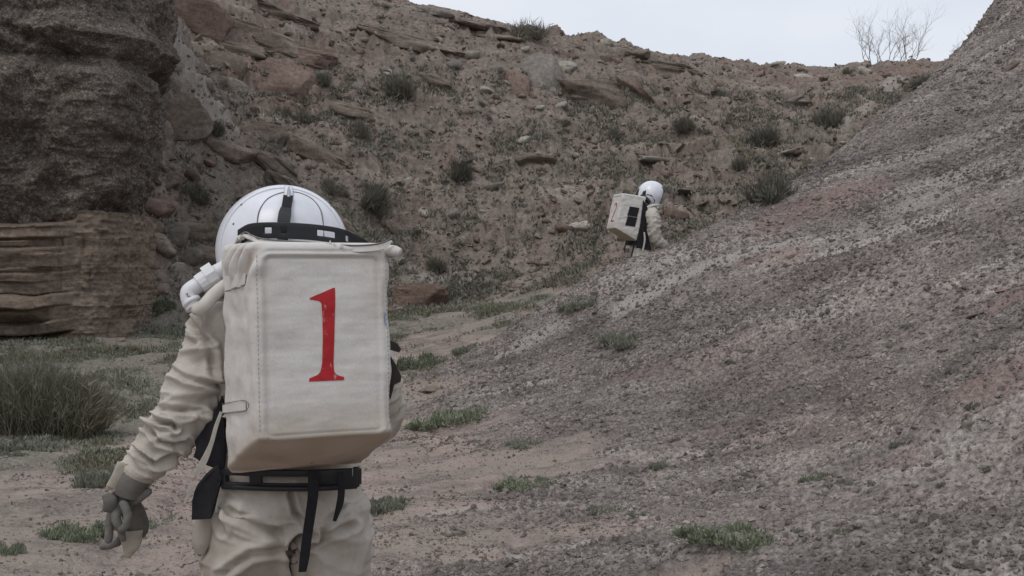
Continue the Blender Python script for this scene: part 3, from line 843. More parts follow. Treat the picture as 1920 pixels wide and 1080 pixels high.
# loose rocks on the hillside: individuals that share a few meshes
# blocks fallen at the foot of the sandstone ledge
FALLEN_AT = ['at the far left of the ledge foot', 'small, second from the left under the ledge', 'broad, left of the middle of the ledge foot', 'small, at the middle of the ledge foot', 'right of the middle of the ledge foot', 'near the right end of the ledge foot', 'upright, against the right end of the ledge', 'small, in the plants left below the ledge', 'small, in the plants right below the ledge', 'beside the green plants right of the ledge', 'above the green plants right of the ledge', 'highest, under the boulder pile right of the ledge']
FALLEN = [(30,612,40,16),(75,618,26,12),(120,622,46,18),(165,618,24,12),(205,622,38,20),(240,612,30,18),(262,596,26,20),(100,636,18,9),(225,640,20,10),(285,585,30,18),(300,545,34,22),(280,520,30,22)]
for k, (px, py, w_, h_) in enumerate(FALLEN):
    o = rock_at('fallen_block', px, py, w_, h_, 'tan fallen sandstone block ' + FALLEN_AT[k], M_SANDST, 'block', 0.9, random.uniform(-15, 15), 0, 0, 3, 400 + k, 0.3)
    o['group'] = 'sandstone blocks fallen below the ledge'
LOOSE = [rock_mesh('loose_rock', 900 + k, ('block', 'slab', 'boulder')[k % 3], 2) for k in range(7)]
for k, me in enumerate(LOOSE): me.materials.append((M_ROCKBR, M_ROCKRED, M_ROCKGREY, M_ROCKBR, M_ROCKPALE, M_ROCKRED, M_ROCKGREY)[k])
n_l = 0
while n_l < 230:
    px = random.uniform(280, 1640); py = random.uniform(40, 560)
    h, n = hit(px, py)
    if h.y < 19.5 or h.y > 45 or (h.x < -5.6 and h.y < 22): continue
    if 700 < px < 1000 and py > 520: continue
    o = link('loose_rock', random.choice(LOOSE))
    s = random.uniform(5, 9) * (1.5 if random.random() < 0.25 else 1) * h.length / FPX * random.uniform(0.8, 1.3)
    o.location = h - n * s * 0.15
    o.scale = (s * random.uniform(0.9, 1.7), s * random.uniform(0.7, 1.2), s * random.uniform(0.35, 0.8))
    o.rotation_euler = (random.uniform(-0.4, 0.4), random.uniform(-0.6, 0.6), random.uniform(0, 6.28))
    tag(o, 'small angular loose rock lying on the eroded brown hillside', 'rock', 'loose rocks scattered over the hillside')
    n_l += 1

# ------------------------------------------------------------------ scattered stuff (geometry nodes on real points)
def scatter(name, pts, nrm, scl, mat, kind='clod', label=None):
    """one 'stuff' object: small stones or tufts standing on the given ground points"""
    n = len(pts)
    me = bpy.data.meshes.new(name)
    me.vertices.add(n); me.vertices.foreach_set('co', np.ascontiguousarray(pts, np.float32).ravel())
    a = me.attributes.new('scl', 'FLOAT_VECTOR', 'POINT'); a.data.foreach_set('vector', np.ascontiguousarray(scl, np.float32).ravel())
    a = me.attributes.new('rot', 'FLOAT_VECTOR', 'POINT'); a.data.foreach_set('vector', np.ascontiguousarray(nrm, np.float32).ravel())
    o = link(name, me, mat)
    ng = bpy.data.node_groups.new(name + '_nodes', 'GeometryNodeTree')
    ng.interface.new_socket('Geometry', in_out='INPUT', socket_type='NodeSocketGeometry')
    ng.interface.new_socket('Geometry', in_out='OUTPUT', socket_type='NodeSocketGeometry')
    N, L = ng.nodes, ng.links
    gi = N.new('NodeGroupInput'); go = N.new('NodeGroupOutput')
    j = N.new('GeometryNodeGeometryToInstance')
    for k in range(5):
        if kind == 'clod':
            s = N.new('GeometryNodeMeshIcoSphere'); s.inputs['Subdivisions'].default_value = 2 if k < 3 else 1; s.inputs['Radius'].default_value = 1.0
            nz = N.new('ShaderNodeTexNoise'); nz.noise_dimensions = '4D'
            nz.inputs['W'].default_value = k * 3.7 + 1; nz.inputs['Scale'].default_value = 1.1
            sub = N.new('ShaderNodeVectorMath'); sub.operation = 'SUBTRACT'; sub.inputs[1].default_value = (0.5, 0.5, 0.5)
            mul = N.new('ShaderNodeVectorMath'); mul.operation = 'SCALE'; mul.inputs['Scale'].default_value = 2.6
            sp = N.new('GeometryNodeSetPosition')
            L.new(nz.outputs['Color'], sub.inputs[0]); L.new(sub.outputs[0], mul.inputs[0]); L.new(mul.outputs[0], sp.inputs['Offset'])
            L.new(s.outputs['Mesh'], sp.inputs['Geometry'])
            sm = N.new('GeometryNodeSetMaterial'); sm.inputs['Material'].default_value = mat
            L.new(sp.outputs['Geometry'], sm.inputs['Geometry'])
            L.new(sm.outputs['Geometry'], j.inputs[0])
        else:
            jb = N.new('GeometryNodeJoinGeometry')
            rr = random.Random(k)
            for b_ in range(9):
                c = N.new('GeometryNodeMeshCone'); c.inputs['Vertices'].default_value = 3
                c.inputs['Radius Bottom'].default_value = 0.075; c.inputs['Radius Top'].default_value = 0.0; c.inputs['Depth'].default_value = rr.uniform(0.8, 1.5)
                c.inputs['Side Segments'].default_value = 1
                t = N.new('GeometryNodeTransform'); t.inputs['Rotation'].default_value = (rr.uniform(-1, 1), rr.uniform(-1, 1), rr.uniform(0, 6))
                t.inputs['Translation'].default_value = (rr.uniform(-0.4, 0.4), rr.uniform(-0.4, 0.4), 0)
                L.new(c.outputs['Mesh'], t.inputs['Geometry']); L.new(t.outputs['Geometry'], jb.inputs[0])
            sm = N.new('GeometryNodeSetMaterial'); sm.inputs['Material'].default_value = mat
            L.new(jb.outputs[0], sm.inputs['Geometry']); L.new(sm.outputs['Geometry'], j.inputs[0])
    ip = N.new('GeometryNodeInstanceOnPoints')
    ip.inputs['Pick Instance'].default_value = True
    L.new(gi.outputs[0], ip.inputs['Points']); L.new(j.outputs[0], ip.inputs['Instance'])
    a1 = N.new('GeometryNodeInputNamedAttribute'); a1.data_type = 'FLOAT_VECTOR'; a1.inputs['Name'].default_value = 'scl'
    a2 = N.new('GeometryNodeInputNamedAttribute'); a2.data_type = 'FLOAT_VECTOR'; a2.inputs['Name'].default_value = 'rot'
    L.new(a1.outputs['Attribute'], ip.inputs['Scale']); L.new(a2.outputs['Attribute'], ip.inputs['Rotation'])
    L.new(ip.outputs['Instances'], go.inputs[0])
    md = o.modifiers.new('scatter', 'NODES'); md.node_group = ng
    tag(o, label, None, None, 'stuff')
    return o

_gv = np.empty(len(GROUND.data.vertices) * 3, np.float32); GROUND.data.vertices.foreach_get('co', _gv); _gv = _gv.reshape(-1, 3)[:-1]
def _ga(nm):
    a = np.empty(len(GROUND.data.vertices), np.float32); GROUND.data.attributes[nm].data.foreach_get('value', a); return a[:-1]
_gr, _hi, _mo, _pa = _ga('gravel'), _ga('hill'), _ga('moss'), _ga('pale')
_NR = 5 + 330 + 440 + 50
_in = np.arange(760 * _NR).reshape(760, _NR)[:-1, 5:-52]
_cell = _in.ravel()
def pick(weight, n, seed):
    """n ground points, chosen by weight per ground cell, jittered inside the cell"""
    rg = np.random.default_rng(seed)
    w = weight[_cell].astype(float); w /= w.sum()
    c = rg.choice(_cell, n, p=w)
    a, b = rg.random(n)[:, None], rg.random(n)[:, None]
    v00, v10, v01 = _gv[c], _gv[c + _NR], _gv[c + 1]
    return v00 + (v10 - v00) * a + (v01 - v00) * b, rg
_dist = np.hypot(_gv[:, 0], _gv[:, 1])
_infr = np.abs(np.arctan2(_gv[:, 0], _gv[:, 1])) < R(31)
_area = np.minimum(_dist, 30)          # cells grow with distance
_patch = fbm(np.stack([_gv[:, 0], _gv[:, 1], _gv[:, 2] * 0], 1), 1.4, 4, 150, 0.6)
# clods over the gravel spur
w_ = _gr * _infr * (_dist < 20) * (0.25 + sstep(-0.35, 0.3, _patch)) * np.clip(_dist / 8, 0.4, 1.6) * (1 - 0.6 * _pa)
p_, rg = pick(w_, 105000, 1)
d_ = np.hypot(p_[:, 0], p_[:, 1])
s_ = (0.0042 + 0.0085 * rg.pareto(3.0, len(p_)).clip(0, 2.2)) * (0.75 + 0.04 * d_)
scatter('gravel', p_, rg.uniform(0, 6.28, (len(p_), 3)), s_[:, None] * rg.uniform(0.6, 1.3, (len(p_), 3)), M_CLOD, label='grey clods and gravel covering the right hand slope')
# pebbles thinly over the wash sand
w_ = (1 - _gr) * (1 - _hi) * _infr * (_dist < 21) * (0.06 + sstep(-0.1, 0.35, _patch)) * np.clip(_dist / 8, 0.4, 1.6)
p_, rg = pick(w_, 30000, 2)
d_ = np.hypot(p_[:, 0], p_[:, 1])
s_ = (0.0026 + 0.005 * rg.pareto(3.2, len(p_)).clip(0, 2)) * (0.7 + 0.05 * d_)
scatter('pebbles', p_, rg.uniform(0, 6.28, (len(p_), 3)), s_[:, None] * rg.uniform(0.6, 1.3, (len(p_), 3)), M_ROCKBR, label='small brown pebbles strewn over the pinkish wash sand')
w_ = (1 - _gr) * (1 - _hi) * _infr * (_dist < 16) * (0.03 + sstep(0.0, 0.3, fbm(np.stack([_gv[:, 0], _gv[:, 1] * 1.8, _gv[:, 2] * 0], 1), 1.7, 4, 170, 0.6))) * np.clip(_dist / 8, 0.4, 1.6)
p_, rg = pick(w_, 19000, 6)
s_ = 0.0035 + 0.007 * rg.pareto(3.2, len(p_)).clip(0, 2)
scatter('grit', p_, rg.uniform(0, 6.28, (len(p_), 3)), s_[:, None] * rg.uniform(0.6, 1.3, (len(p_), 3)), M_CLOD, label='patches of grey grit washed over the sandy path')
# rubble on the hillside
w_ = _hi * _infr * (_gv[:, 2] > 0.7) * (_dist < 46) * (0.2 + sstep(-0.3, 0.4, _patch))
p_, rg = pick(w_, 15000, 3)
s_ = 0.022 + 0.022 * rg.pareto(2.8, len(p_)).clip(0, 3)
scatter('rubble', p_, rg.uniform(-0.7, 0.7, (len(p_), 3)) * np.array([1, 1, 9]), s_[:, None] * rg.uniform(0.6, 1.4, (len(p_), 3)) * np.array([1.3, 1.3, 0.7]), M_ROCKBR, label='broken stone rubble covering the brown hillside')
w_ = _hi * _infr * (_gv[:, 2] > 0.7) * (_dist < 46) * (0.2 + sstep(-0.3, 0.4, -_patch))
p_, rg = pick(w_, 9000, 4)
s_ = 0.02 + 0.022 * rg.pareto(2.8, len(p_)).clip(0, 3)
scatter('pale_rubble', p_, rg.uniform(-0.7, 0.7, (len(p_), 3)) * np.array([1, 1, 9]), s_[:, None] * rg.uniform(0.6, 1.4, (len(p_), 3)) * np.array([1.3, 1.3, 0.7]), M_ROCKGREY, label='paler grey stone chips among the hillside rubble')

# low ground cover: tufts drawn as leaves in one mesh per kind
def blade_mesh(name, roots, dirs, lens, wid, tint, bend=0.15, seed=0, leaf=False):
    """each blade one or two triangles; roots, dirs (n,3)"""
    n = len(roots); rg = np.random.default_rng(seed)
    dirs = dirs / np.linalg.norm(dirs, axis=1, keepdims=True)
    side = np.cross(dirs, rg.normal(size=(n, 3))); side /= np.linalg.norm(side, axis=1, keepdims=True) + 1e-9
    wv = (wid if hasattr(wid, '__len__') else np.full(n, wid))[:, None]
    tip = roots + dirs * lens[:, None] + np.cross(side, dirs) * (lens * bend)[:, None] * rg.uniform(-1, 1, (n, 1))
    mid = (roots + tip) / 2 + np.cross(side, dirs) * (lens * bend * 0.5)[:, None]
    if leaf:
        v = np.stack([roots, mid + side * wv, tip, mid - side * wv], 1).reshape(-1, 3)
        f = np.arange(4 * n).reshape(-1, 4); tt = np.repeat(tint, 4)
    else:
        v = np.stack([roots - side * wv, roots + side * wv, mid + side * wv * 0.8, tip, mid - side * wv * 0.8], 1).reshape(-1, 3)
        f = None; tt = np.repeat(tint, 5)
        b = np.arange(n) * 5
        f = np.concatenate([np.stack([b, b+1, b+2, b+4], 1), np.stack([b+4, b+2, b+3, b+3], 1)])
        me = mesh_py(name, v, f.tolist(), False)
        attr(me, 'tint', tt)
        return me
    me = mesh_np(name, v, f, False)
    attr(me, 'tint', tt)
    return me

def shrub_mesh(name, seed, n, spread=1.0, height=1.0, wid=0.012, up=0.5, kind='wiry'):
    """unit shrub about 2 wide and 1 tall; origin at its foot"""
    rg = np.random.default_rng(seed)
    if kind == 'wiry':           # many thin stems from the foot, splitting into twigs
        k = n // 3
        th = rg.uniform(0, 2*np.pi, k); el = rg.beta(1.6, 1.3, k) * (math.pi/2)
        d = np.stack([np.cos(th)*np.cos(el)*spread, np.sin(th)*np.cos(el)*spread, np.sin(el)*height + 0.15], 1)
        cc = rg.uniform(-0.55, 0.55, (6, 2)); hh = rg.uniform(0.45, 1.0, 6); ck = rg.integers(0, 6, k)
        r0 = np.stack([np.cos(th), np.sin(th), 0*th], 1) * rg.uniform(0, 0.2, k)[:, None]; r0[:, :2] += cc[ck]
        ln = np.linalg.norm(d, axis=1) * rg.uniform(0.35, 0.85, k) * hh[ck]
        dn = d / np.linalg.norm(d, axis=1, keepdims=True)
        t = rg.uniform(0.35, 0.9, 2*k); pi = rg.integers(0, k, 2*k)
        r1 = r0[pi] + dn[pi] * (ln[pi]*t)[:, None]
        d1 = dn[pi] + rg.normal(size=(2*k, 3)) * 0.55; d1[:, 2] += 0.2
        roots = np.vstack([r0, r1]); dirs = np.vstack([dn, d1]); lens = np.concatenate([ln, rg.uniform(0.12, 0.38, 2*k)])
        tint = np.clip(np.concatenate([rg.uniform(0, 0.5, k), rg.uniform(0.1, 1.0, 2*k)]), 0, 1)
        return blade_mesh(name, roots, dirs, lens, np.full(len(roots), wid) * rg.uniform(0.6, 1.3, len(roots)), tint, 0.15, seed)
    else:                        # leafy mound: short stubby leaves on a low uneven dome
        c = rg.uniform(-0.9, 0.9, (26, 2)); c = c[np.hypot(c[:, 0], c[:, 1]) < 0.9]
        ci = rg.integers(0, len(c), n)
        cr = rg.uniform(0.08, 0.34, len(c))
        u = rg.normal(size=(n, 3)); u /= np.linalg.norm(u, axis=1, keepdims=True); u[:, 2] = np.abs(u[:, 2])
        rad = cr[ci] * rg.uniform(0.2, 1.0, n)
        roots = np.stack([c[ci, 0] + u[:, 0]*rad, c[ci, 1] + u[:, 1]*rad, u[:, 2]*rad*height*1.6], 1)
        dirs = u + rg.normal(size=(n, 3)) * 0.5; dirs[:, 2] += up
        return blade_mesh(name, roots, dirs, rg.uniform(0.05, 0.13, n), wid * rg.uniform(0.7, 1.4, n), np.clip(rg.normal(0.5, 0.3, n), 0, 1), 0.2, seed, True)

WIRY = [shrub_mesh('sagebrush', 10 + k, 1500, 1.0, 0.9, 0.013) for k in range(3)] + [shrub_mesh('sagebrush', 14 + k, 900, 1.15, 0.6, 0.012) for k in range(2)]
for me in WIRY: me.materials.append(M_SAGE)
WIRYD = [me.copy() for me in WIRY]
for me in WIRYD: me.materials.clear(); me.materials.append(M_DARKBUSH)
MOUND = [shrub_mesh('green_plant', 20 + k, 3000, 1, 0.36, 0.021, 0.6, 'leafy') for k in range(4)]
for me in MOUND: me.materials.append(M_GREEN)
MOUNDG = [me.copy() for me in MOUND]
for me in MOUNDG: me.materials.clear(); me.materials.append(M_GREYGREEN)

def plant(name, meshes, px, py_base, wpx, hpx, label, cat='shrub', group=None, rot=None, depth=0.8):
    h, n = hit(px, py_base)
    d = (h - Vector((0, 0, CAM_Z))).length
    o = link(name, random.choice(meshes))
    w = wpx * d / FPX / 2; hh = hpx * d / FPX
    o.location = h - Vector((0, 0, 0.02 * d / 10))
    o.scale = (w * 0.92, w * depth, hh * 0.92)
    up = n.lerp(Vector((0, 0, 1)), 0.5).normalized()
    q = Vector((0, 0, 1)).rotation_difference(up)
    o.rotation_euler = (q.to_matrix() @ Matrix.Rotation(random.uniform(-0.5, 0.5), 3, 'Z')).to_euler()
    tag(o, label, cat, group)
    return o

for px, pb, w_, h_, ms, lab in (
  (993,66,86,46,WIRY,'grey bush standing on the skyline of the left ridge'),
  (745,180,90,56,WIRY,'large dim grey shrub on the upper hillside below the long slab'),
  (600,156,54,34,WIRYD,'small dark bush on the upper left hillside'),
  (703,392,82,64,WIRYD,'dark round bush just right of and above the white helmet'),
  (868,332,66,44,WIRYD,'dark low bush in the middle of the hillside'),
  (1430,275,92,54,WIRYD,'round grey bush on the hillside above the green shrub'),
  (1565,236,76,46,WIRYD,'dark bush beside the gravel slope high on the right'),
  (1452,372,124,60,WIRYD,'wide dark green shrub behind the gravel slope right of the far astronaut'),
  (1350,182,44,32,WIRYD,'brownish bush beside the dark overhanging slab'),
  (680,252,64,34,WIRY,'grey shrub in the middle of the left hillside'),
  (1153,258,34,22,WIRY,'tiny grey tuft under the big rounded boulder'),
  (1290,240,56,30,WIRY,'grey low shrub below the dark overhanging slab'),
  (620,360,60,44,WIRY,'dim shrub on the hillside above the helmet'),
  (1395,318,50,34,WIRY,'small grey shrub left of the round grey bush foot'),
  (375,375,66,34,WIRYD,'dim dark shrub beside the cliff at mid height'),
  (1730,158,70,26,WIRY,'low grey bush where the skyline meets the gravel slope'),
  (1590,136,24,12,WIRYD,'tiny tuft on the skyline left of the bare tree'),
  (1438,139,30,8,WIRY,'tiny flat tuft on the lowest part of the skyline'),
  (1305,124,14,14,WIRY,'tiny upright sprig on the skyline right of the dark slab'),
  (718,10,40,12,WIRYD,'small dark tuft on the skyline near the top of the left ridge'),
  (1080,112,24,14,WIRYD,'small dark tuft just below the skyline right of the ridge bush'),
  (575,225,56,28,WIRY,'pale grey shrub under the reddish rock face'),
  (410,250,50,30,WIRY,'dim grey shrub at the foot of the pale chute'),
  (860,545,90,26,WIRY,'low grey brush at the foot of the hillside'),
  (815,505,70,34,WIRY,'olive brush at the hill foot right of the numbered one pack'),
):
    plant('sagebrush', ms, px, pb, w_ * 1.05, h_ * 1.4, lab)
for px, pb, w_, h_, ms, lab in (
  (787,682,90,46,MOUND,'bright green plant patch just right of the numbered one pack'),
  (838,788,155,46,MOUND,'long green plant patch on the sand below the flat dark rock'),
  (980,910,104,30,MOUND,'compact green plant alone on the sand right of the person'),
  (722,948,110,42,MOUNDG,'grey green plant beside the right hip of the person'),
  (1372,1010,190,58,MOUND,'broad green plant patch at the bottom of the gravel slope'),
  (1175,640,92,46,MOUNDG,'grey green plant patch on the middle of the gravel slope'),
  (1090,568,90,34,MOUNDG,'green plant patch below the far astronaut on the gravel crest'),
  (938,576,90,28,MOUND,'green plants at the foot of the hillside left of the gravel crest'),
  (1538,902,70,38,MOUND,'small green tuft on the lower right gravel slope'),
  (1140,955,90,22,MOUNDG,'faint green patch on gravel right of the compact green plant'),
  (1202,965,50,26,MOUNDG,'small faint tuft beside the faint green patch'),
  (915,832,40,16,MOUNDG,'small tuft on sand at the gravel edge'),
  (985,832,72,24,MOUNDG,'sparse green tuft at the gravel edge right of the smaller tuft'),
  (1235,875,40,30,MOUNDG,'thin green sprig patch on the lower gravel slope'),
  (138,1002,105,42,MOUND,'green plant left of the gloved hand'),
  (15,1030,60,36,MOUND,'green plant at the bottom left corner'),
  (45,836,140,40,MOUNDG,'grey green plants at the foot of the big bush'),
  (195,905,110,50,MOUNDG,'grey green plant patch left of the bent elbow'),
  (205,860,130,34,MOUNDG,'grey green plants behind the forearm'),
  (300,982,100,30,MOUNDG,'sparse grey green plants between glove and trousers'),
  (310,625,110,40,MOUNDG,'green plants at the right foot of the sandstone ledge'),
  (290,570,60,40,MOUND,'green plants against the right end of the sandstone ledge'),
  (720,645,60,30,MOUNDG,'grey green plants hidden partly by the pack edge'),
  (885,655,80,30,MOUNDG,'grey green plants at the toe of the gravel slope'),
):
    plant('green_plant', ms, px, pb, w_ * 1.3, h_ * 2.4, lab, 'plant', depth=0.75)
# nameless shrubs dotted over the hillside
n_l = 0
while n_l < 90:
    px = random.uniform(300, 1500); py = random.uniform(150, 540)
    h, n = hit(px, py)
    if h.y < 20 or h.y > 44 or (h.x < -5.5 and h.y < 22): continue
    big = random.random() < 0.3
    plant('hillside_shrub', WIRY + WIRYD[:1], px, py, random.uniform(40, 60) if big else random.uniform(16, 38), random.uniform(14, 24) if big else random.uniform(7, 15),
          'small dry grey green shrub growing among rubble on the hillside', 'shrub', 'small shrubs dotted over the hillside')
    n_l += 1

n_l = 0
while n_l < 70:
    px = random.uniform(0, 1900); py = random.uniform(600, 1075)
    if 180 < px < 760 and py > 600: continue
    h, n = hit(px, py)
    if h.y > 20: continue
    k = random.uniform(18, 52) * (1.5 if px < 200 else 1.0)
    plant('low_plant', MOUNDG, px, py, k, k * 0.75, 'tiny sparse grey green plant on the ground of the wash or gravel', 'plant', 'tiny plants dotted over the wash', depth=0.7)
    n_l += 1
# ground cover tufts in the wash, one mass
def cover(name, w, n, mat, seed, lo, hi, label, wid=0.006):
    p, rg = pick(w, n, seed)
    k = 5
    roots = np.repeat(p, k, 0) + rg.normal(size=(n*k, 3)) * np.array([0.03, 0.03, 0.0])
    dirs = rg.normal(size=(n*k, 3)) * 0.6; dirs[:, 2] = np.abs(dirs[:, 2]) + 0.55
    sc = (0.6 + 0.04 * np.hypot(roots[:, 0], roots[:, 1]))
    me = blade_mesh(name, roots, dirs, rg.uniform(lo, hi, n*k) * sc, wid * sc * rg.uniform(0.6, 1.4, n*k), rg.random(n*k), 0.2, seed, True)
    return tag(link(name, me, mat), label, kind='stuff')
w_ = _mo * _infr * (1 - _hi) * (_dist > 4) * (_dist < 24) * sstep(0.0, 0.3, _patch + 0.1)
cover('ground_cover', w_, 17000, M_GREYGREEN, 31, 0.02, 0.055, 'low grey green ground cover on the left side of the wash')
w_ = _hi * _infr * (_dist < 36) * (_gv[:, 2] < 7) * sstep(-0.1, 0.3, -_patch)
cover('dry_growth', w_, 15000, M_SAGE, 33, 0.035, 0.09, 'dry grey brush and grass between the hillside stones', 0.011)
w_ = _mo * _infr * (_dist < 30) * sstep(0.1, 0.3, _patch)
cover('dry_grass', w_, 4000, M_DRY, 35, 0.04, 0.10, 'straw coloured dry grass in the wash', 0.006)

# big bush at the left edge
def big_bush():
    h, n = hit(90, 815)
    rg = np.random.default_rng(77)
    d = h.y
    t = tag(link('bush', None), 'big dark green wiry bush at the left edge of the photo', 'bush')
    t.location = h
    k = 5200
    cx = -0.04 + rg.choice([-0.42, -0.25, -0.05, 0.12, 0.26, 0.36, 0.42], k, p=[.17,.17,.18,.16,.14,.1,.08]) + rg.normal(0, 0.06, k)
    roots = np.stack([cx, rg.normal(0, 0.14, k), np.zeros(k)], 1)
    lean = rg.normal(0, 0.42, k) + cx * 0.75
    dirs = np.stack([lean, rg.normal(0, 0.3, k), np.ones(k)], 1)
    top = np.interp(cx, [-0.6, -0.3, -0.1, 0.1, 0.3, 0.5], [0.70, 0.84, 0.84, 0.74, 0.62, 0.46])
    lens = top * rg.uniform(0.35, 1.08, k)
    tint = np.clip(rg.normal(0.35, 0.25, k) + 0.4 * (cx > 0.35), 0, 1)
    stems = blade_mesh('stem', roots, dirs, lens, 0.0028 * rg.uniform(0.6, 1.3, k), tint, 0.25, 5)
    s = link('stems', stems, M_EPHEDRA, t); s['kind'] = 'stuff'
    m = 15000
    pi = rg.integers(0, k, m); dn = dirs / np.linalg.norm(dirs, axis=1, keepdims=True)
    r1 = roots[pi] + dn[pi] * (lens[pi] * rg.uniform(0.25, 0.85, m))[:, None]
    d1 = dn[pi] + rg.normal(0, 0.5, (m, 3))
    tw = blade_mesh('twig', r1, d1, rg.uniform(0.06, 0.18, m), 0.0024 * rg.uniform(0.6, 1.3, m), np.clip(tint[pi] + rg.normal(0, 0.2, m), 0, 1), 0.1, 6)
    s = link('twigs', tw, M_EPHEDRA, t); s['kind'] = 'stuff'
    return t
big_bush()

# bare trees on the skyline
def bare_tree(name, px, py, Y, height, nstems, label, seed, width=1.0):
    rg = random.Random(seed)
    parts_t, parts_b = [], []
    def grow(p, d, ln, r, lev):
        pts = [p]; q = Vector(p); dd = Vector(d)
        nseg = 4
        for k in range(nseg):
            dd = (dd + Vector((rg.uniform(-1, 1), rg.uniform(-1, 1), rg.uniform(-0.5, 0.9))) * 0.34).normalized()
            q = q + dd * ln / nseg; pts.append(tuple(q))
            if lev < 4 and (k > 0 or lev > 0) and rg.random() < (1.0 if lev < 2 else 0.75 if lev < 3 else 0.45):
                sd = (dd + Vector((rg.uniform(-1, 1), rg.uniform(-1, 1), rg.uniform(-0.3, 0.5))) * 0.85).normalized()
                grow(tuple(q), sd, ln * rg.uniform(0.5, 0.75), r * (1 - k/nseg*0.5) * 0.62, lev + 1)
        v, f = tube_np(pts, [r * (1 - 0.62 * i/nseg) for i in range(nseg+1)], 5, None, cap=False)
        (parts_t if lev == 0 else parts_b).append((v, f))
    for k in range(nstems):
        a = (k / max(nstems-1, 1) - 0.5)
        grow((a * width * 0.5 * height, rg.uniform(-0.15, 0.15), -0.1), Vector((a * 1.7, rg.uniform(-0.3, 0.3), 1.0)).normalized(), height * rg.uniform(0.5, 0.85), 0.018, 0)
    t = tag(link(name, None), label, 'tree')
    t.location = P(px, py, Y)
    v, f = join_parts(parts_t); link('trunk', mesh_py('trunk', v, f), M_TWIG, t)
    v, f = join_parts(parts_b); o = link('branches', mesh_py('branches', v, f), M_TWIG, t); o['kind'] = 'stuff'
bare_tree('bare_tree', 1668, 131, 42.2, 1.7, 12, 'leafless spreading tree on the skyline at upper right', 5, 1.7)
bare_tree('bare_shrub', 1803, 122, 41, 1.1, 2, 'small leafless shrub on the skyline beside the gravel slope', 9, 0.6)

# ------------------------------------------------------------------ people
def remeshed(name, parts, voxel, mat, parent, smooth_it=2):
    v, f = join_parts(parts)
    me = mesh_py(name + '_raw', v, f)
    o = bpy.data.objects.new(name + '_raw', me); COL.objects.link(o)
    md = o.modifiers.new('r', 'REMESH'); md.mode = 'VOXEL'; md.voxel_size = voxel
    ms = o.modifiers.new('s', 'SMOOTH'); ms.factor = 0.5; ms.iterations = smooth_it
    dg = bpy.context.evaluated_depsgraph_get()
    m2 = bpy.data.meshes.new_from_object(o.evaluated_get(dg)); m2.name = name
    bpy.data.objects.remove(o); bpy.data.meshes.remove(me)
    m2.polygons.foreach_set('use_smooth', np.ones(len(m2.polygons), dtype=bool))
    m2.materials.clear()
    return link(name, m2, mat, parent)

def get_co(me):
    a = np.empty(len(me.vertices) * 3, np.float32); me.vertices.foreach_get('co', a)
    n = np.empty(len(me.vertices) * 3, np.float32); me.vertices.foreach_get('normal', n)
    return a.reshape(-1, 3), n.reshape(-1, 3)

def sphere_np(c, r, seg=28, rings=18):
    v, f = [], []
    r = r if hasattr(r, '__len__') else (r, r, r)
    for i in range(rings + 1):
        t = math.pi * i / rings
        for k in range(seg):
            p = 2 * math.pi * k / seg
            v.append((c[0] + r[0]*math.sin(t)*math.cos(p), c[1] + r[1]*math.sin(t)*math.sin(p), c[2] + r[2]*math.cos(t)))
    for i in range(rings):
        for k in range(seg):
            k2 = (k + 1) % seg
            f.append((i*seg+k, (i+1)*seg+k, (i+1)*seg+k2, i*seg+k2))
    return np.array(v), f

def seg_param(p, chain):
    """nearest distance along a polyline, distance from it"""
    best = np.full(len(p), 1e9); s = np.zeros(len(p)); acc = 0.0
    ch = np.array([tuple(q) for q in chain], float)
    for k in range(len(ch) - 1):
        a, b = ch[k], ch[k+1]; e = b - a; L = np.linalg.norm(e)
        t = np.clip(((p - a) @ e) / (L*L), 0, 1)
        d = np.linalg.norm(p - a - t[:, None]*e, axis=1)
        m = d < best
        best[m] = d[m]; s[m] = acc + t[m]*L; acc += L
    return s, best

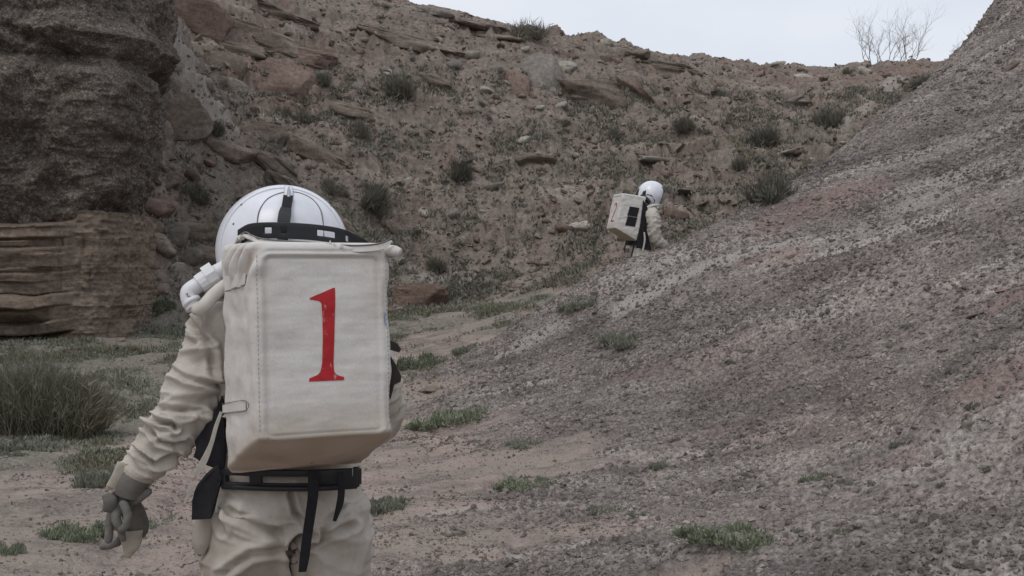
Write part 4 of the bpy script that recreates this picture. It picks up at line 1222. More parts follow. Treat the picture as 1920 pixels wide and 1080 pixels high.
def body(parent, armL, armR, legL, legR, voxel, fold=1.0, rL=None, rR=None, px_folds=None, to_px=None, label=None):
    """one continuous suited figure (trunk, arms, trousers), in the person's own frame"""
    torso = tube_np([(0,0,0.80),(0,0,0.90),(0,0,1.0),(0,0.0,1.12),(0,0.01,1.26),(0,0.02,1.40),(0,0.03,1.50),(0,0.04,1.56),(0,0.05,1.64)],
                    [(0.16,0.13),(0.222,0.165),(0.218,0.165),(0.20,0.15),(0.215,0.15),(0.225,0.155),(0.19,0.135),(0.12,0.11),(0.09,0.09)], 40, 40, side=(1,0,0))
    rL = rL or [0.095,0.098,0.088,0.085,0.072,0.060]; rR = rR or rL
    parts = [torso,
             tube_np(armL, rL[:len(armL)], 26, 40), tube_np(armR, rR[:len(armR)], 26, 40),
             tube_np(legL, [(0.135,0.15),(0.138,0.145),(0.115,0.12),(0.10,0.105),(0.095,0.10)], 30, 40, side=(1,0,0)),
             tube_np(legR, [(0.135,0.15),(0.138,0.145),(0.115,0.12),(0.10,0.105),(0.095,0.10)], 30, 40, side=(1,0,0))]
    o = remeshed('body', parts, voxel, M_SUIT, parent, 2)
    me = o.data; p, n = get_co(me)
    d = np.zeros(len(p), np.float32); taken = np.zeros(len(p), bool)
    for chain, kf in ((armL, 1.0), (armR, 1.0)):
        s, dist = seg_param(p, chain)
        far = np.hypot(p[:, 0], p[:, 1]) > 0.17
        m = (dist < 0.15) & far
        ph = vn3(p * 8, 201) * 0.065 + vn3(p * 4, 205) * 0.08 + (p[:, 0] + p[:, 1]) * 0.35
        r1 = 1 - np.abs(vn3(np.stack([(s + ph) * 15, p[:, 0]*4, p[:, 1]*4 + 5], 1), 210)) * 2
        r2 = 1 - np.abs(vn3(np.stack([(s + ph*1.6) * 34, p[:, 0]*9, p[:, 1]*9], 1), 214)) * 2
        r3 = 1 - np.abs(vn3(np.stack([(s + ph*0.7 + vn3(p*9, 217)*0.03) * 22, p[:, 2]*14, p[:, 1]*14], 1), 216)) * 2
        d[m] += (0.011 * np.sign(r1) * np.abs(r1)**1.6 + 0.006 * r2 + 0.012 * r3 * np.abs(r3))[m] - 0.005
        taken |= m
    m = ~taken
    leg = sstep(0.95, 0.85, p[:, 2])
    q = p * np.array([5.0, 5.0, 3.0]); 
    diag = np.stack([p[:, 0]*7 + p[:, 2]*5*np.sign(p[:, 0]), p[:, 1]*4, p[:, 2]*9 + vn3(p*4, 230)*1.2], 1)
    r1 = 1 - np.abs(vn3(diag, 221)) * 2; r2 = fbm(q, 1.3, 3, 225)
    wp = p + 0.10 * np.stack([vn3(p*4, 231), vn3(p*4, 232), vn3(p*4, 233)], 1)
    r3 = 1 - np.abs(vn3(wp * np.array([6, 6, 13.0]), 234)) * 2; r4 = 1 - np.abs(vn3(wp * np.array([15, 15, 24.0]), 236)) * 2
    d[m] += 0.8 * (0.009 * r1 * (0.5 + 0.6*leg) + 0.009 * r2 + 0.010 * r3 * np.abs(r3) + 0.003 * r4 - 0.005)[m]
    if px_folds:
        d *= 0.9; px_folds = [(a, b*0.8, c*1.5) for a, b, c in px_folds]
        w = np.array([tuple(parent.matrix_world @ Vector(tuple(x))) for x in p.tolist()])
        px = topix(w); face = ((w - np.array([0, 0, CAM_Z])) * (np.array([tuple(parent.matrix_world.to_3x3() @ Vector(tuple(x))) for x in n.tolist()]))).sum(1) < 0
        for pts, wd, amp in px_folds:
            dd = dist_line(px[:, 0], px[:, 1], pts)
            d[face] += (amp * np.exp(-(dd / wd)**2) - amp * 0.6 * np.exp(-((dd - wd*2.0) / wd)**2))[face]
    p2 = p + n * d[:, None] * fold
    me.vertices.foreach_set('co', np.ascontiguousarray(p2, np.float32).ravel())
    soil_shade = np.clip(0.55 * sstep(0.0, 0.5, fbm(p, 5, 4, 240)) * (p[:, 2] < 1.2) + 0.5 * sstep(0.95, 0.3, p[:, 2]) + np.clip(-d * 22, 0, 0.5), 0, 1)  # dirt low on the suit, plus shade painted into the sunken creases
    attr(me, 'soil_shade', soil_shade)
    me.update()
    if label: o['label'] = label
    return o

def boots(parent, feet):
    for (x, y, z, rz) in feet:
        a = tube_np([(0,-0.10,0.045),(0,-0.06,0.06),(0,0.04,0.065),(0,0.12,0.05),(0,0.19,0.04)], [(0.04,0.035),(0.05,0.055),(0.052,0.055),(0.056,0.045),(0.04,0.03)], 16, 16, side=(1,0,0))
        b = tube_np([(0,-0.04,0.05),(0,-0.04,0.16),(0,-0.035,0.26)], [0.052,0.058,0.062], 16, 10, side=(1,0,0))
        s = tube_np([(0,-0.12,0.015),(0,0.02,0.015),(0,0.2,0.015)], [(0.045,0.016),(0.056,0.016),(0.048,0.016)], 16, 10, side=(1,0,0))
        v, f = join_parts([a, b, s])
        M = Matrix.Translation((x, y, z)) @ Matrix.Rotation(rz, 4, 'Z')
        v = np.array([tuple(M @ Vector(tuple(q))) for q in v.tolist()])
        link('boot', mesh_py('boot', v, f), M_BOOT, parent)

def head(parent, c):
    """head with face inside the helmet; c = head centre, looking along +y"""
    cx, cy, cz = c
    parts = [sphere_np((cx, cy, cz+0.015), (0.076, 0.095, 0.112)), sphere_np((cx, cy+0.028, cz-0.05), (0.058, 0.068, 0.065)),
             tube_np([(cx, cy-0.015, cz-0.17), (cx, cy-0.005, cz-0.06)], [0.055, 0.055], 16, 6),
             tube_np([(cx, cy+0.088, cz+0.03), (cx, cy+0.106, cz-0.004), (cx, cy+0.112, cz-0.018), (cx, cy+0.09, cz-0.028)], [0.008, 0.012, 0.016, 0.012], 10, 8),
             tube_np([(cx-0.025, cy+0.086, cz-0.056), (cx, cy+0.096, cz-0.055), (cx+0.025, cy+0.086, cz-0.056)], [0.004, 0.008, 0.004], 8, 8),
             sphere_np((cx-0.078, cy-0.008, cz), (0.010, 0.02, 0.032), 12, 8), sphere_np((cx+0.078, cy-0.008, cz), (0.010, 0.02, 0.032), 12, 8)]
    h = remeshed('head', parts, 0.006, M_SKIN, parent, 2)
    for s in (-1, 1):
        v, f = sphere_np((cx+s*0.031, cy+0.083, cz+0.022), 0.0125, 12, 8); link('eye', mesh_py('eye', v, f), M_PVC, h)
    v, f = sphere_np((cx, cy-0.012, cz+0.035), (0.084, 0.099, 0.103)); v = v.copy()
    v[:, 2] = np.where(v[:, 1] > cy+0.045, np.maximum(v[:, 2], cz+0.065), np.maximum(v[:, 2], cz-0.05))
    link('hair', mesh_py('hair', v, f), M_BLACK, h)
    return h

def helmet(parent, c, r, open_y=0.35):
    """white rigid dome shell, clear front visor, collar ring; c in the person's frame"""
    seg, rings = 96, 64
    t = {}
    V = []; F1 = []; F2 = []
    for i in range(rings + 1):
        th = math.pi * 0.86 * i / rings
        for k in range(seg):
            ph = 2 * math.pi * k / seg
            V.append((math.sin(th)*math.cos(ph), math.sin(th)*math.sin(ph), math.cos(th)))
    V = np.array(V)
    for i in range(rings):
        for k in range(seg):
            k2 = (k+1) % seg; q = (i*seg+k, (i+1)*seg+k, (i+1)*seg+k2, i*seg+k2)
            ym = V[list(q)].mean(0)
            (F2 if (ym[1] > open_y + 0.25*(ym[2]) and ym[2] < 0.80) else F1).append(q)
    sh = link('helmet', mesh_py('helmet', V * r + np.array(c), F1), M_SHELL, parent)
    md = sh.modifiers.new('thick', 'SOLIDIFY'); md.thickness = 0.006; md.offset = -1
    vz = link('visor', mesh_py('visor', V * (r * 0.985) + np.array(c), F2), M_VISOR, sh)
    zc = math.cos(math.pi*0.86); rc = math.sin(math.pi*0.86)
    a = np.linspace(0, 2*np.pi, 49)
    ring = [(c[0] + math.cos(t_)*r*(rc+0.12), c[1] + math.sin(t_)*r*(rc+0.12), c[2] + r*(zc+0.02)) for t_ in a]
    tube_obj('collar_ring', ring, [0.016]*len(ring), M_PVC, sh, 10)
    return sh

def ribbon_obj(name, pts, widths, nrm, mat, parent, thick=0.0025, n=24, twist=None):
    """flat webbing along pts; nrm = direction the face looks"""
    c = catmull(pts, n); w = np.interp(np.linspace(0, len(pts)-1, n), range(len(pts)), widths)
    t = np.gradient(c, axis=0); t /= np.linalg.norm(t, axis=1, keepdims=True)
    nn = np.array(nrm, float); s = np.cross(t, nn); s /= np.linalg.norm(s, axis=1, keepdims=True)
    m = np.cross(s, t)
    v, f = [], []
    for i in range(n):
        for a, b in ((-1, -1), (1, -1), (1, 1), (-1, 1)):
            v.append(c[i] + s[i]*w[i]/2*a + m[i]*thick/2*b)
    for i in range(n-1):
        for k in range(4):
            k2 = (k+1) % 4; f.append((i*4+k, i*4+k2, (i+1)*4+k2, (i+1)*4+k))
    f += [(3,2,1,0), ((n-1)*4, (n-1)*4+1, (n-1)*4+2, (n-1)*4+3)]
    me = mesh_py(name, v, f, False)
    return link(name, me, mat, parent)

def plate_obj(name, outline, mat, parent, thick=0.006, ripple=0.0):
    """solid flat piece from a closed 3D outline"""
    bm = bmesh.new()
    vs = [bm.verts.new(p) for p in outline]
    fc = bm.faces.new(vs)
    bmesh.ops.triangulate(bm, faces=[fc])
    bmesh.ops.subdivide_edges(bm, edges=bm.edges[:], cuts=3, use_grid_fill=True)
    me = bpy.data.meshes.new(name); bm.to_mesh(me); bm.free()
    p, n = get_co(me)
    if ripple:
        p = p + n * (ripple * fbm(p, 11, 2, 260))[:, None]
        me.vertices.foreach_set('co', np.ascontiguousarray(p, np.float32).ravel())
    o = link(name, me, mat, parent)
    md = o.modifiers.new('thick', 'SOLIDIFY'); md.thickness = thick; md.offset = 0
    return o

# ---- the canvas covered backpack
W_B, W_F, DEP, Z_T, Z_B, TILT = 0.185, 0.207, 0.36, 0.655, 0.135, 0.085
def pk_y0(z): return TILT * z
def fold_phase(u, y, z):
    q = np.stack([u, y, z], 1)
    return (z - 0.585) * 1.0 + (y * 1.1 - u * 0.8) * 0.9 + 0.022 * vn3(q * 11, 340)
def pk_disp(u, y, z, face):
    """outward cloth relief; face: 0 back, 1 right, 2 front, 3 left"""
    p = np.stack([u, y, z], 1)
    d = 0.0055 * fbm(p * np.array([1, 1, 1.8]), 5, 3, 300) + 0.004 * (np.abs(u) > 0.165) * vn3(p * 18, 302) + 0.0012 * fbm(p * np.array([0.6, 1, 3]), 16, 3, 304)
    back = face == 0
    rx = np.abs(u) - 0.138; rz = np.abs(z - 0.382) - 0.218
    rr = np.hypot(np.maximum(rx, 0), np.maximum(rz, 0)) + np.minimum(np.maximum(rx, rz), 0)
    rr = rr - 0.024
    d = d + back * (0.0055 * np.exp(-(rr / 0.005)**2) - 0.0035 * np.exp(-((rr + 0.010) / 0.004)**2) + 0.003 * np.exp(-((rr - 0.014) / 0.006)**2))
    # gathered folds at the top left corner
    g = np.exp(-(((u + 0.195) / 0.035)**2 + ((z - 0.60) / 0.05)**2)) * (y < 0.30)
    ph = fold_phase(u, y, z)
    d = d + g * (0.010 * np.sin(ph * 62) + 0.003)
    # slack near the bottom edge
    d = d + 0.006 * np.exp(-((z - 0.10) / 0.05)**2) * vn3(p * 9, 309)
    return d

def backpack(name, root, rows, label, side_vents=False):
    """parts in the pack's own frame: u right, y towards the wearer, z up from the lowest corner"""
    nper, nz = 220, 150
    # perimeter, counter-clockwise from above: back (-W_B..W_B at y=0), right side, front, left side
    cor = [(-W_B, 0.0), (W_B, 0.0), (W_F, DEP), (-W_F, DEP)]
    rad = 0.022
    per, fc = [], []
    for k in range(4):
        a = np.array(cor[k]); b = np.array(cor[(k+1) % 4]); e = (b - a) / np.linalg.norm(b - a); L = np.linalg.norm(b - a)
        for s in np.linspace(rad, L - rad, 46): per.append(a + e*s); fc.append(k)
        c2 = np.array(cor[(k+2) % 4]); e2 = (c2 - b) / np.linalg.norm(c2 - b)
        for s in np.linspace(0.12, 0.88, 8):
            p0, p1, p2 = b - e*rad, b, b + e2*rad
            per.append((1-s)**2*p0 + 2*s*(1-s)*p1 + s*s*p2); fc.append(k if s < 0.5 else (k+1) % 4)
    per = np.array(per); fc = np.array(fc); n = len(per)
    t = np.roll(per, -1, 0) - np.roll(per, 1, 0); t /= np.linalg.norm(t, axis=1, keepdims=True)
    nr = np.stack([t[:, 1], -t[:, 0]], 1)
    rings = []
    def ring(inset, zfun, disp=True):
        q = per - nr*inset
        z = zfun(per)
        zz = z
        yy = q[:, 1] + pk_y0(zz)
        p = np.stack([q[:, 0], yy, zz], 1)
        if disp:
            d = pk_disp(per[:, 0], per[:, 1], zz, fc)
            p[:, 0] += nr[:, 0]*d; p[:, 1] += nr[:, 1]*d
        return p
    zb = lambda q: Z_B * (1 - np.clip(q[:, 1] / DEP, 0, 1))
    cen_b = np.array([0, DEP/2, Z_B*0.45]); cen_t = np.array([0, DEP/2 + TILT*Z_T, Z_T + 0.004])
    R0 = ring(0.012, lambda q: zb(q) + 0.001)
    for s in (0.0, 0.25, 0.5, 0.75, 0.9):          # bottom face from the middle outwards
        q = cen_b + (R0 - cen_b) * max(s, 0.02)
        q[:, 2] += -0.022 * (1 - s*s) * 0.8 + 0.004 * vn3(q * 14, 311)
        rings.append(q)
    rings.append(R0)
    rings.append(ring(0.004, lambda q: zb(q) + 0.006))
    for s in np.linspace(0, 1, nz):
        rings.append(ring(0, lambda q: zb(q) + 0.014 + (Z_T - 0.016 - zb(q) - 0.014) * s))
    rings.append(ring(0.005, lambda q: q[:, 0]*0 + Z_T - 0.006))
    R1 = ring(0.016, lambda q: q[:, 0]*0 + Z_T)
    rings.append(R1)
    for s in (0.85, 0.6, 0.3, 0.02):
        q = cen_t + (R1 - cen_t) * s; q[:, 2] += 0.006 * vn3(q * 9, 315) - 0.01*(1-s)
        rings.append(q)
    m = len(rings)
    V = np.concatenate(rings)
    I, K = np.meshgrid(np.arange(m-1), np.arange(n), indexing='ij')
    K2 = (K+1) % n
    F = np.stack([I*n+K, I*n+K2, (I+1)*n+K2, (I+1)*n+K], -1).reshape(-1, 4)
    me = mesh_np('cover', V, F)
    soil_shade = np.zeros(len(V))
    bot = V[:, 2] < (Z_B * (1 - np.clip((V[:, 1]-pk_y0(V[:, 2])) / DEP, 0, 1)) + 0.012)
    soil_shade[bot] = 0.75 + 0.2 * vn3(V * 12, 320)[bot]  # underside of the cover coloured much darker
    nb = fbm(V, 9, 4, 322)
    soil_shade = np.maximum(soil_shade, 0.42 * sstep(0.10, 0.0, V[:, 2] - Z_B*(1 - V[:, 1]/DEP) - 0.02 + 0.05*nb))
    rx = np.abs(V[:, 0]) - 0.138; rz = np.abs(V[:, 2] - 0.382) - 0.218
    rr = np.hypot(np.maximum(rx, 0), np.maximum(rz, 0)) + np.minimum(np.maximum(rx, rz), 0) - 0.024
    soil_shade = np.maximum(soil_shade, (V[:, 1] - pk_y0(V[:, 2]) < 0.03) * np.clip(0.42 * np.exp(-((rr + 0.010) / 0.0035)**2) * (0.7 + nb), 0, 1))  # darker line along the groove inside the piping
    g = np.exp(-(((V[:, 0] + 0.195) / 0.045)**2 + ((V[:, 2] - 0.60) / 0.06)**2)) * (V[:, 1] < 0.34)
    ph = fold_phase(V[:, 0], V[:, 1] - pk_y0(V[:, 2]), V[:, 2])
    soil_shade = np.maximum(soil_shade, g * 0.6 * sstep(0.3, -0.9, np.sin(ph * 62)))  # fold shade painted into the valleys of the corner gathers
    attr(me, 'soil_shade', np.clip(soil_shade, 0, 1))
    cov = link('cover', me, M_PACK, root)
    def yb(u, z):
        u = np.atleast_1d(np.asarray(u, float)); z = np.atleast_1d(np.asarray(z, float))
        return pk_y0(z) - pk_disp(u, u*0, z, np.zeros(len(u), int))
    # painted number: thin skin lying on the canvas, rows = list of (z, [(u_left, u_right), ...])
    v, f = [], []
    nx = 8
    for strip in rows:
        o0 = len(v)
        for (z, ul, ur) in strip:
            us = np.linspace(ul, ur, nx)
            for u_, y_ in zip(us, yb(us, us*0 + z)): v.append((u_, y_ - 0.0012, z))
        for i in range(len(strip)-1):
            for k in range(nx-1):
                a = o0 + i*nx + k; f.append((a, a+nx, a+nx+1, a+1))
    nm = link('number', mesh_py('number', v, f), M_RED, cov)
    return cov, yb

def densify(rows, step=0.006):
    out = []
    for a, b in zip(rows[:-1], rows[1:]):
        k = max(1, int(abs(a[0]-b[0]) / step))
        for i in range(k):
            t = i / k; out.append(tuple(a[j]*(1-t) + b[j]*t for j in range(3)))
    out.append(rows[-1])
    return out

def slotted_bar(name, pts, h, slots, mat, parent, thick=0.01, nrm=(0, -1, 0)):
    """black plastic bar along pts (its middle line), height h(t), with open slots (t0, t1)"""
    n = 64
    c = catmull(pts, n); V, F = [], []
    for i in range(n):
        hh = h(i/(n-1))
        for k in (-0.5, -0.18, 0.18, 0.5): V.append(c[i] + np.array([0, 0, k*hh]))
    for i in range(n-1):
        t = (i+0.5)/(n-1)
        for k in range(3):
            if k == 1 and any(a < t < b for a, b in slots): continue
            F.append((i*4+k, (i+1)*4+k, (i+1)*4+k+1, i*4+k+1))
    o = link(name, mesh_py(name, V, F), mat, parent)
    md = o.modifiers.new('thick', 'SOLIDIFY'); md.thickness = thick; md.offset = 0
    mb = o.modifiers.new('bev', 'BEVEL'); mb.width = 0.0015; mb.segments = 2
    return o

def glove(parent, wrist, palm_c, palm_r, fingers, thumb, name='glove', label=None, voxel=0.0035):
    parts = [tube_np([wrist, (np.array(wrist)*0.45 + np.array(palm_c)*0.55)], [0.036, 0.036], 16, 8), sphere_np(palm_c, palm_r, 24, 16)]
    for pts, r in fingers:
        parts.append(tube_np(pts, [r*1.08, r*1.12] + [r]*(len(pts)-3) + [r*0.86], 12, 22))
        parts.append(sphere_np(pts[-1], r*0.88, 12, 8))
    parts.append(tube_np(thumb[0], [thumb[1]*1.25] + [thumb[1]*1.05]*(len(thumb[0])-2) + [thumb[1]*0.85], 12, 20)); parts.append(sphere_np(thumb[0][-1], thumb[1]*0.86, 12, 8))
    g = remeshed(name, parts, voxel, M_GLOVE, parent, 2)
    p, n = get_co(g.data)
    p = p + n * (0.0028 * fbm(p, 38, 3, 330, 0.6) )[:, None]
    g.data.vertices.foreach_set('co', np.ascontiguousarray(p, np.float32).ravel())
    if label: g['label'] = label
    return g

# ================= near person
NEAR_LOC = Vector((-0.684, 3.30, 0.0)); NEAR_LOC.z = drop(-0.684, 3.30)[0].z
near = tag(link('person', None), 'near person seen from behind in cream canvas spacesuit and white dome helmet, left arm hanging', 'person')
near.location = NEAR_LOC; near.rotation_euler = (0, 0, R(24))
NM = Matrix.Translation(NEAR_LOC) @ Matrix.Rotation(R(24), 4, 'Z'); NI = NM.inverted()
def N(px, py, Y): return tuple(NI @ P(px, py, Y))
bpy.context.view_layer.update()
zoff = NEAR_LOC.z
folds = [([(283,782),(300,792),(322,795),(330,803)], 5, -0.016), ([(300,765),(340,770),(380,772)], 6, -0.008), ([(320,690),(352,712),(410,722)], 6, -0.009),
         ([(275,800),(300,830),(330,836),(352,826)], 5, -0.011), ([(250,842),(290,868),(330,850)], 5, -0.010), ([(360,610),(395,650),(400,700)], 8, -0.008),
         ([(545,925),(553,960),(575,985)], 6, -0.012), ([(545,1080),(540,1040),(552,1015),(575,998)], 9, -0.030), ([(560,1030),(620,1000),(660,985)], 8, -0.010),
         ([(420,1075),(470,1040),(530,1030)], 9, -0.010), ([(430,960),(480,985),(520,1000)], 10, -0.008), ([(640,950),(600,1000)], 7, -0.007), ([(400,930),(415,1000)], 7, -0.006)]
def zs(p): return (p[0], p[1], p[2] - zoff)
armL = [(-0.15, 0.0, 1.45), N(408,628,3.24), N(384,694,3.22), N(345,770,3.18), N(296,836,3.15), N(250,898,3.14)]
armR = [(0.15, 0.02, 1.45), (0.215, 0.04, 1.38), (0.29, 0.08, 1.27), (0.325, 0.12, 1.14), (0.28, 0.26, 1.10), (0.22, 0.38, 1.12)]
legL = [(-0.105, 0, 0.90), (-0.120, 0, 0.75), (-0.145, 0.04, 0.48), (-0.15, 0.02, 0.25), (-0.15, -0.02, 0.13)]
legR = [(0.105, 0, 0.90), (0.120, 0, 0.75), (0.14, 0.0, 0.48), (0.145, -0.04, 0.25), (0.15, -0.08, 0.13)]
bd = body(near, armL, armR, legL, legR, 0.0056, 1.15, rL=[0.085, 0.080, 0.078, 0.072, 0.058, 0.044], px_folds=folds, label='creased cream canvas suit covering the whole body')
boots(near, [(-0.15, 0.0, 0, 0.1), (0.15, -0.06, 0, -0.1)])
HC = Vector(N(531, 470, 3.30)); HR = 0.200
hel = helmet(near, tuple(HC), HR)
head(near, (HC.x, HC.y + 0.01, HC.z - 0.02))
HCW = NM @ HC
def HS(px, py, off=0.0):
    """where a sight line meets the near helmet, pushed out by off"""
    o = Vector((0, 0, CAM_Z)); d = ray(px, py).normalized(); r = HR
    oc = o - HCW; b = oc.dot(d); c = oc.dot(oc) - r*r; q = b*b - c
    t = -b - math.sqrt(max(q, 0)); w = o + d*t
    return tuple(NI @ (w + (w - HCW).normalized() * off))
tube_obj('seam', [HS(*q) for q in ((483,445),(483,412),(488,392),(502,373),(523,363),(541,360),(562,362),(585,373),(600,392),(605,412),(607,445))], [0.0022]*11, M_LINE, hel, 6, 60)
for q in ((453,384),(620,386),(438,420)):
    v, f = sphere_np(HS(*q), 0.0035, 8, 6); link('screw', mesh_py('screw', v, f), M_LINE, hel)
rim = []
for k in range(41):
    a = math.pi * (-0.08 + 1.16 * k / 40)
    rim.append(HS(531 + 117*math.cos(a), 470 - 117*math.sin(a), 0.001))
tube_obj('rim', rim, [0.0026]*41, M_SHELL, hel, 6, 90)
back_w = tuple(NI.to_3x3() @ Vector((0.15, -1, 0.3)).normalized())
sc_ = tube_obj('clip_block', [HS(541,378,0.004), HS(541,362,0.006), HS(541,352,0.004)], [(0.014,0.004),(0.014,0.005),(0.012,0.004)], M_PVC, hel, 8, 8)
tube_obj('bolt', [HS(541,376,0.011), HS(541,364,0.012), HS(541,356,0.010)], [0.0055, 0.0045, 0.002], M_STEEL, hel, 8, 8)
ribbon_obj('helmet_strap', [HS(540,372,0.010), HS(537,392,0.012), HS(534,412,0.014), HS(531,435,0.020), HS(530,452,0.020)], [0.028,0.028,0.029,0.029,0.030], back_w, M_BLACK, hel, 0.004)
ribbon_obj('buckle', [HS(536,397,0.016), HS(534,407,0.019), HS(532,420,0.019), HS(532,428,0.017)], [0.030,0.036,0.036,0.032], back_w, M_BLACKPL, hel, 0.008)

# breathing hose and white pipe fitting on the left shoulder
hose = tag(link('breathing_hose', None), 'cream breathing hose with white plastic pipe elbow on the left shoulder beside the helmet', 'hose')
hose.location = NEAR_LOC; hose.rotation_euler = (0, 0, R(24))
tube_obj('hose', [N(455,520,3.16), N(425,534,3.14), N(402,552,3.12), N(386,570,3.11), N(374,580,3.12), N(364,572,3.13), N(358,560,3.14)], [0.0200,0.0195,0.0195,0.0195,0.0200,0.0195,0.019], M_HOSE, hose, 18, 60)
tube_obj('pipe_elbow', [N(364,578,3.13), N(355,562,3.135), N(354,549,3.14), N(362,540,3.145), N(385,527,3.16)], [0.0235,0.0235,0.0245,0.0235,0.0235], M_PVC, hose, 20, 30)
tube_obj('elbow_rim', [N(362,570,3.13), N(358,564,3.133)], [0.0275,0.0275], M_PVC, hose, 20, 3)
tube_obj('pipe_collar', [N(374,534,3.15), N(384,527,3.155), N(399,518,3.16)], [0.030,0.031,0.030], M_PVC, hose, 14, 4, smooth=False)
tube_obj('pipe_nut', [N(388,522,3.158), N(405,511,3.165)], [0.036,0.036], M_PVC, hose, 9, 3, smooth=False)
tube_obj('pipe', [N(400,516,3.163), N(430,500,3.18)], [0.026,0.026], M_PVC, hose, 18, 4)
for k, off in enumerate((0, 5)):
    ribbon_obj('print_mark', [N(348+off,552+off,3.112), N(352+off,550+off,3.112), N(351+off,557+off,3.112)], [0.002,0.002,0.002], back_w, M_LINE, hose, 0.001, 6)

# glove of the hanging left hand
gl = glove(near, N(240,905,3.14), N(226,940,3.13), (0.036,0.026,0.042),
    [([N(230,940,3.10), N(239,962,3.08), N(237,982,3.07), N(228,994,3.075)], 0.0125),
     ([N(216,950,3.12), N(218,974,3.10), N(226,990,3.095), N(231,1010,3.10)], 0.0125),
     ([N(208,955,3.135), N(206,982,3.13), N(204,1000,3.125), N(203,1012,3.125)], 0.0125),
     ([N(240,975,3.17), N(226,1010,3.17), N(208,1022,3.165), N(192,1025,3.16)], 0.0115)],
    ([N(240,940,3.13), N(256,938,3.12), N(268,929,3.12), N(278,922,3.12)], 0.0125), label='grey work glove with curled fingers')
gl['label'] = 'soiled grey work glove with curled fingers'
v, f = join_parts([tube_np([N(240,935,3.165), N(250,962,3.175), N(257,992,3.18), N(240,1006,3.18)], [(0.026,0.012),(0.034,0.014),(0.034,0.013),(0.028,0.010)], 18, 20)])
link('palm_web', mesh_py('palm_web', v, f), M_GLOVE, gl)
v, f = tube_np([N(246,996,3.158), N(246,1020,3.16), N(238,1045,3.16)], [(0.034,0.008),(0.028,0.008),(0.010,0.005)], 16, 14)
link('palm_patch', mesh_py('palm_patch', v, f), M_GLOVEPALE, gl)
tube_obj('cuff_flap', [N(232,868,3.10), N(222,895,3.095), N(210,916,3.095)], [(0.018,0.006),(0.020,0.007),(0.019,0.006)], M_GLOVEPALE, gl, 12, 12)
tube_obj('cuff', [N(258,888,3.13), N(246,908,3.125), N(238,928,3.125)], [0.047,0.046,0.040], M_GLOVE, gl, 20, 14)
tube_obj('cuff_lining', [N(262,882,3.13), N(257,891,3.13)], [0.049,0.048], M_GLOVEPALE, gl, 20, 5)
tube_obj('knuckle_patch', [N(203,925,3.10), N(208,940,3.095), N(202,958,3.10)], [(0.019,0.008),(0.022,0.010),(0.016,0.008)], M_GLOVE, gl, 12, 12)
tube_obj('wrist_patch', [N(202,912,3.105), N(214,916,3.10), N(206,925,3.10)], [0.009,0.010,0.006], M_GLOVEPALE, gl, 10, 10)
# right glove, in front of the body
def default_glove(parent, wrist, d, side, up, s=1.0, mat=None):
    w = Vector(wrist); d = Vector(d).normalized(); side = Vector(side).normalized(); up = Vector(up).normalized()
    pc = w + d*0.075*s
    fs = []
    for k, ln in enumerate((0.072, 0.080, 0.074, 0.060)):
        b = w + d*0.105*s + side*(0.030 - 0.021*k)*s
        fs.append(([tuple(b), tuple(b + d*ln*0.42), tuple(b + d*ln*0.75 - up*ln*0.30), tuple(b + d*ln*0.80 - up*ln*0.68)], 0.0102))
    b = w + d*0.035*s + side*0.028*s
    th = ([tuple(b), tuple(b + d*0.03 + side*0.025), tuple(b + d*0.058 + side*0.032 - up*0.012), tuple(b + d*0.08 + side*0.026 - up*0.025)], 0.0120)
    return glove(parent, tuple(w), tuple(pc), (0.040, 0.040, 0.024) if abs(up.z) > 0.6 else (0.032, 0.040, 0.040), fs, th, voxel=0.004)
default_glove(near, (0.205, 0.40, 1.12), (-0.5, 0.8, 0.05), (-0.8, -0.5, 0.1), (0, 0, 1))

# pack of the near person
near_pack = tag(link('backpack', None), 'large boxy cream canvas backpack painted with a red 1', 'backpack')
PK_LOC = Vector((-0.486, 2.84, 1.06)); near_pack.location = PK_LOC; near_pack.rotation_euler = (0, 0, R(24))
PM = Matrix.Translation(PK_LOC) @ Matrix.Rotation(R(24), 4, 'Z'); PI_ = PM.inverted()
def K(px, py, Y): return tuple(PI_ @ P(px, py, Y))
def on_plane(px, py, p0, nrm):
    o = PI_ @ Vector((0, 0, CAM_Z)); d = (PI_.to_3x3() @ ray(px, py))
    t = (Vector(p0) - o).dot(Vector(nrm)) / d.dot(Vector(nrm)); return o + d*t
def KB(px, py):
    q = on_plane(px, py, (0, 0, 0), (0, 1, -TILT)); return q.x, q.z
_ln = Vector((-DEP, -(W_F - W_B), 0)).normalized()
def KL(px, py, off=0.0):
    # tilted left side: follow the pack's lean
    q = on_plane(px, py, (-W_B, 0, 0), _ln)
    for _ in range(4):
        q = on_plane(px, py, (-W_B, TILT*q.z, 0), _ln)
    return tuple(q + _ln*off)
one_px = [(539.5,625,628),(544,614,628),(549,603,628),(554,590,628),(558,581,628),(561,580,628),(564,597,628),(568,602,628),(600,604.5,627.5),(640,605,626.5),(680,604,625.5),(696,601,626.5),(702,596,630),(706.5,584,639),(708,580,645),(714,579,645)]
one = []
for py, a, b in one_px:
    ua, za = KB(a, py); ub, zb_ = KB(b, py); one.append(((za+zb_)/2, ua, ub))
cov, yb = backpack('backpack', near_pack, [densify(one)], '')
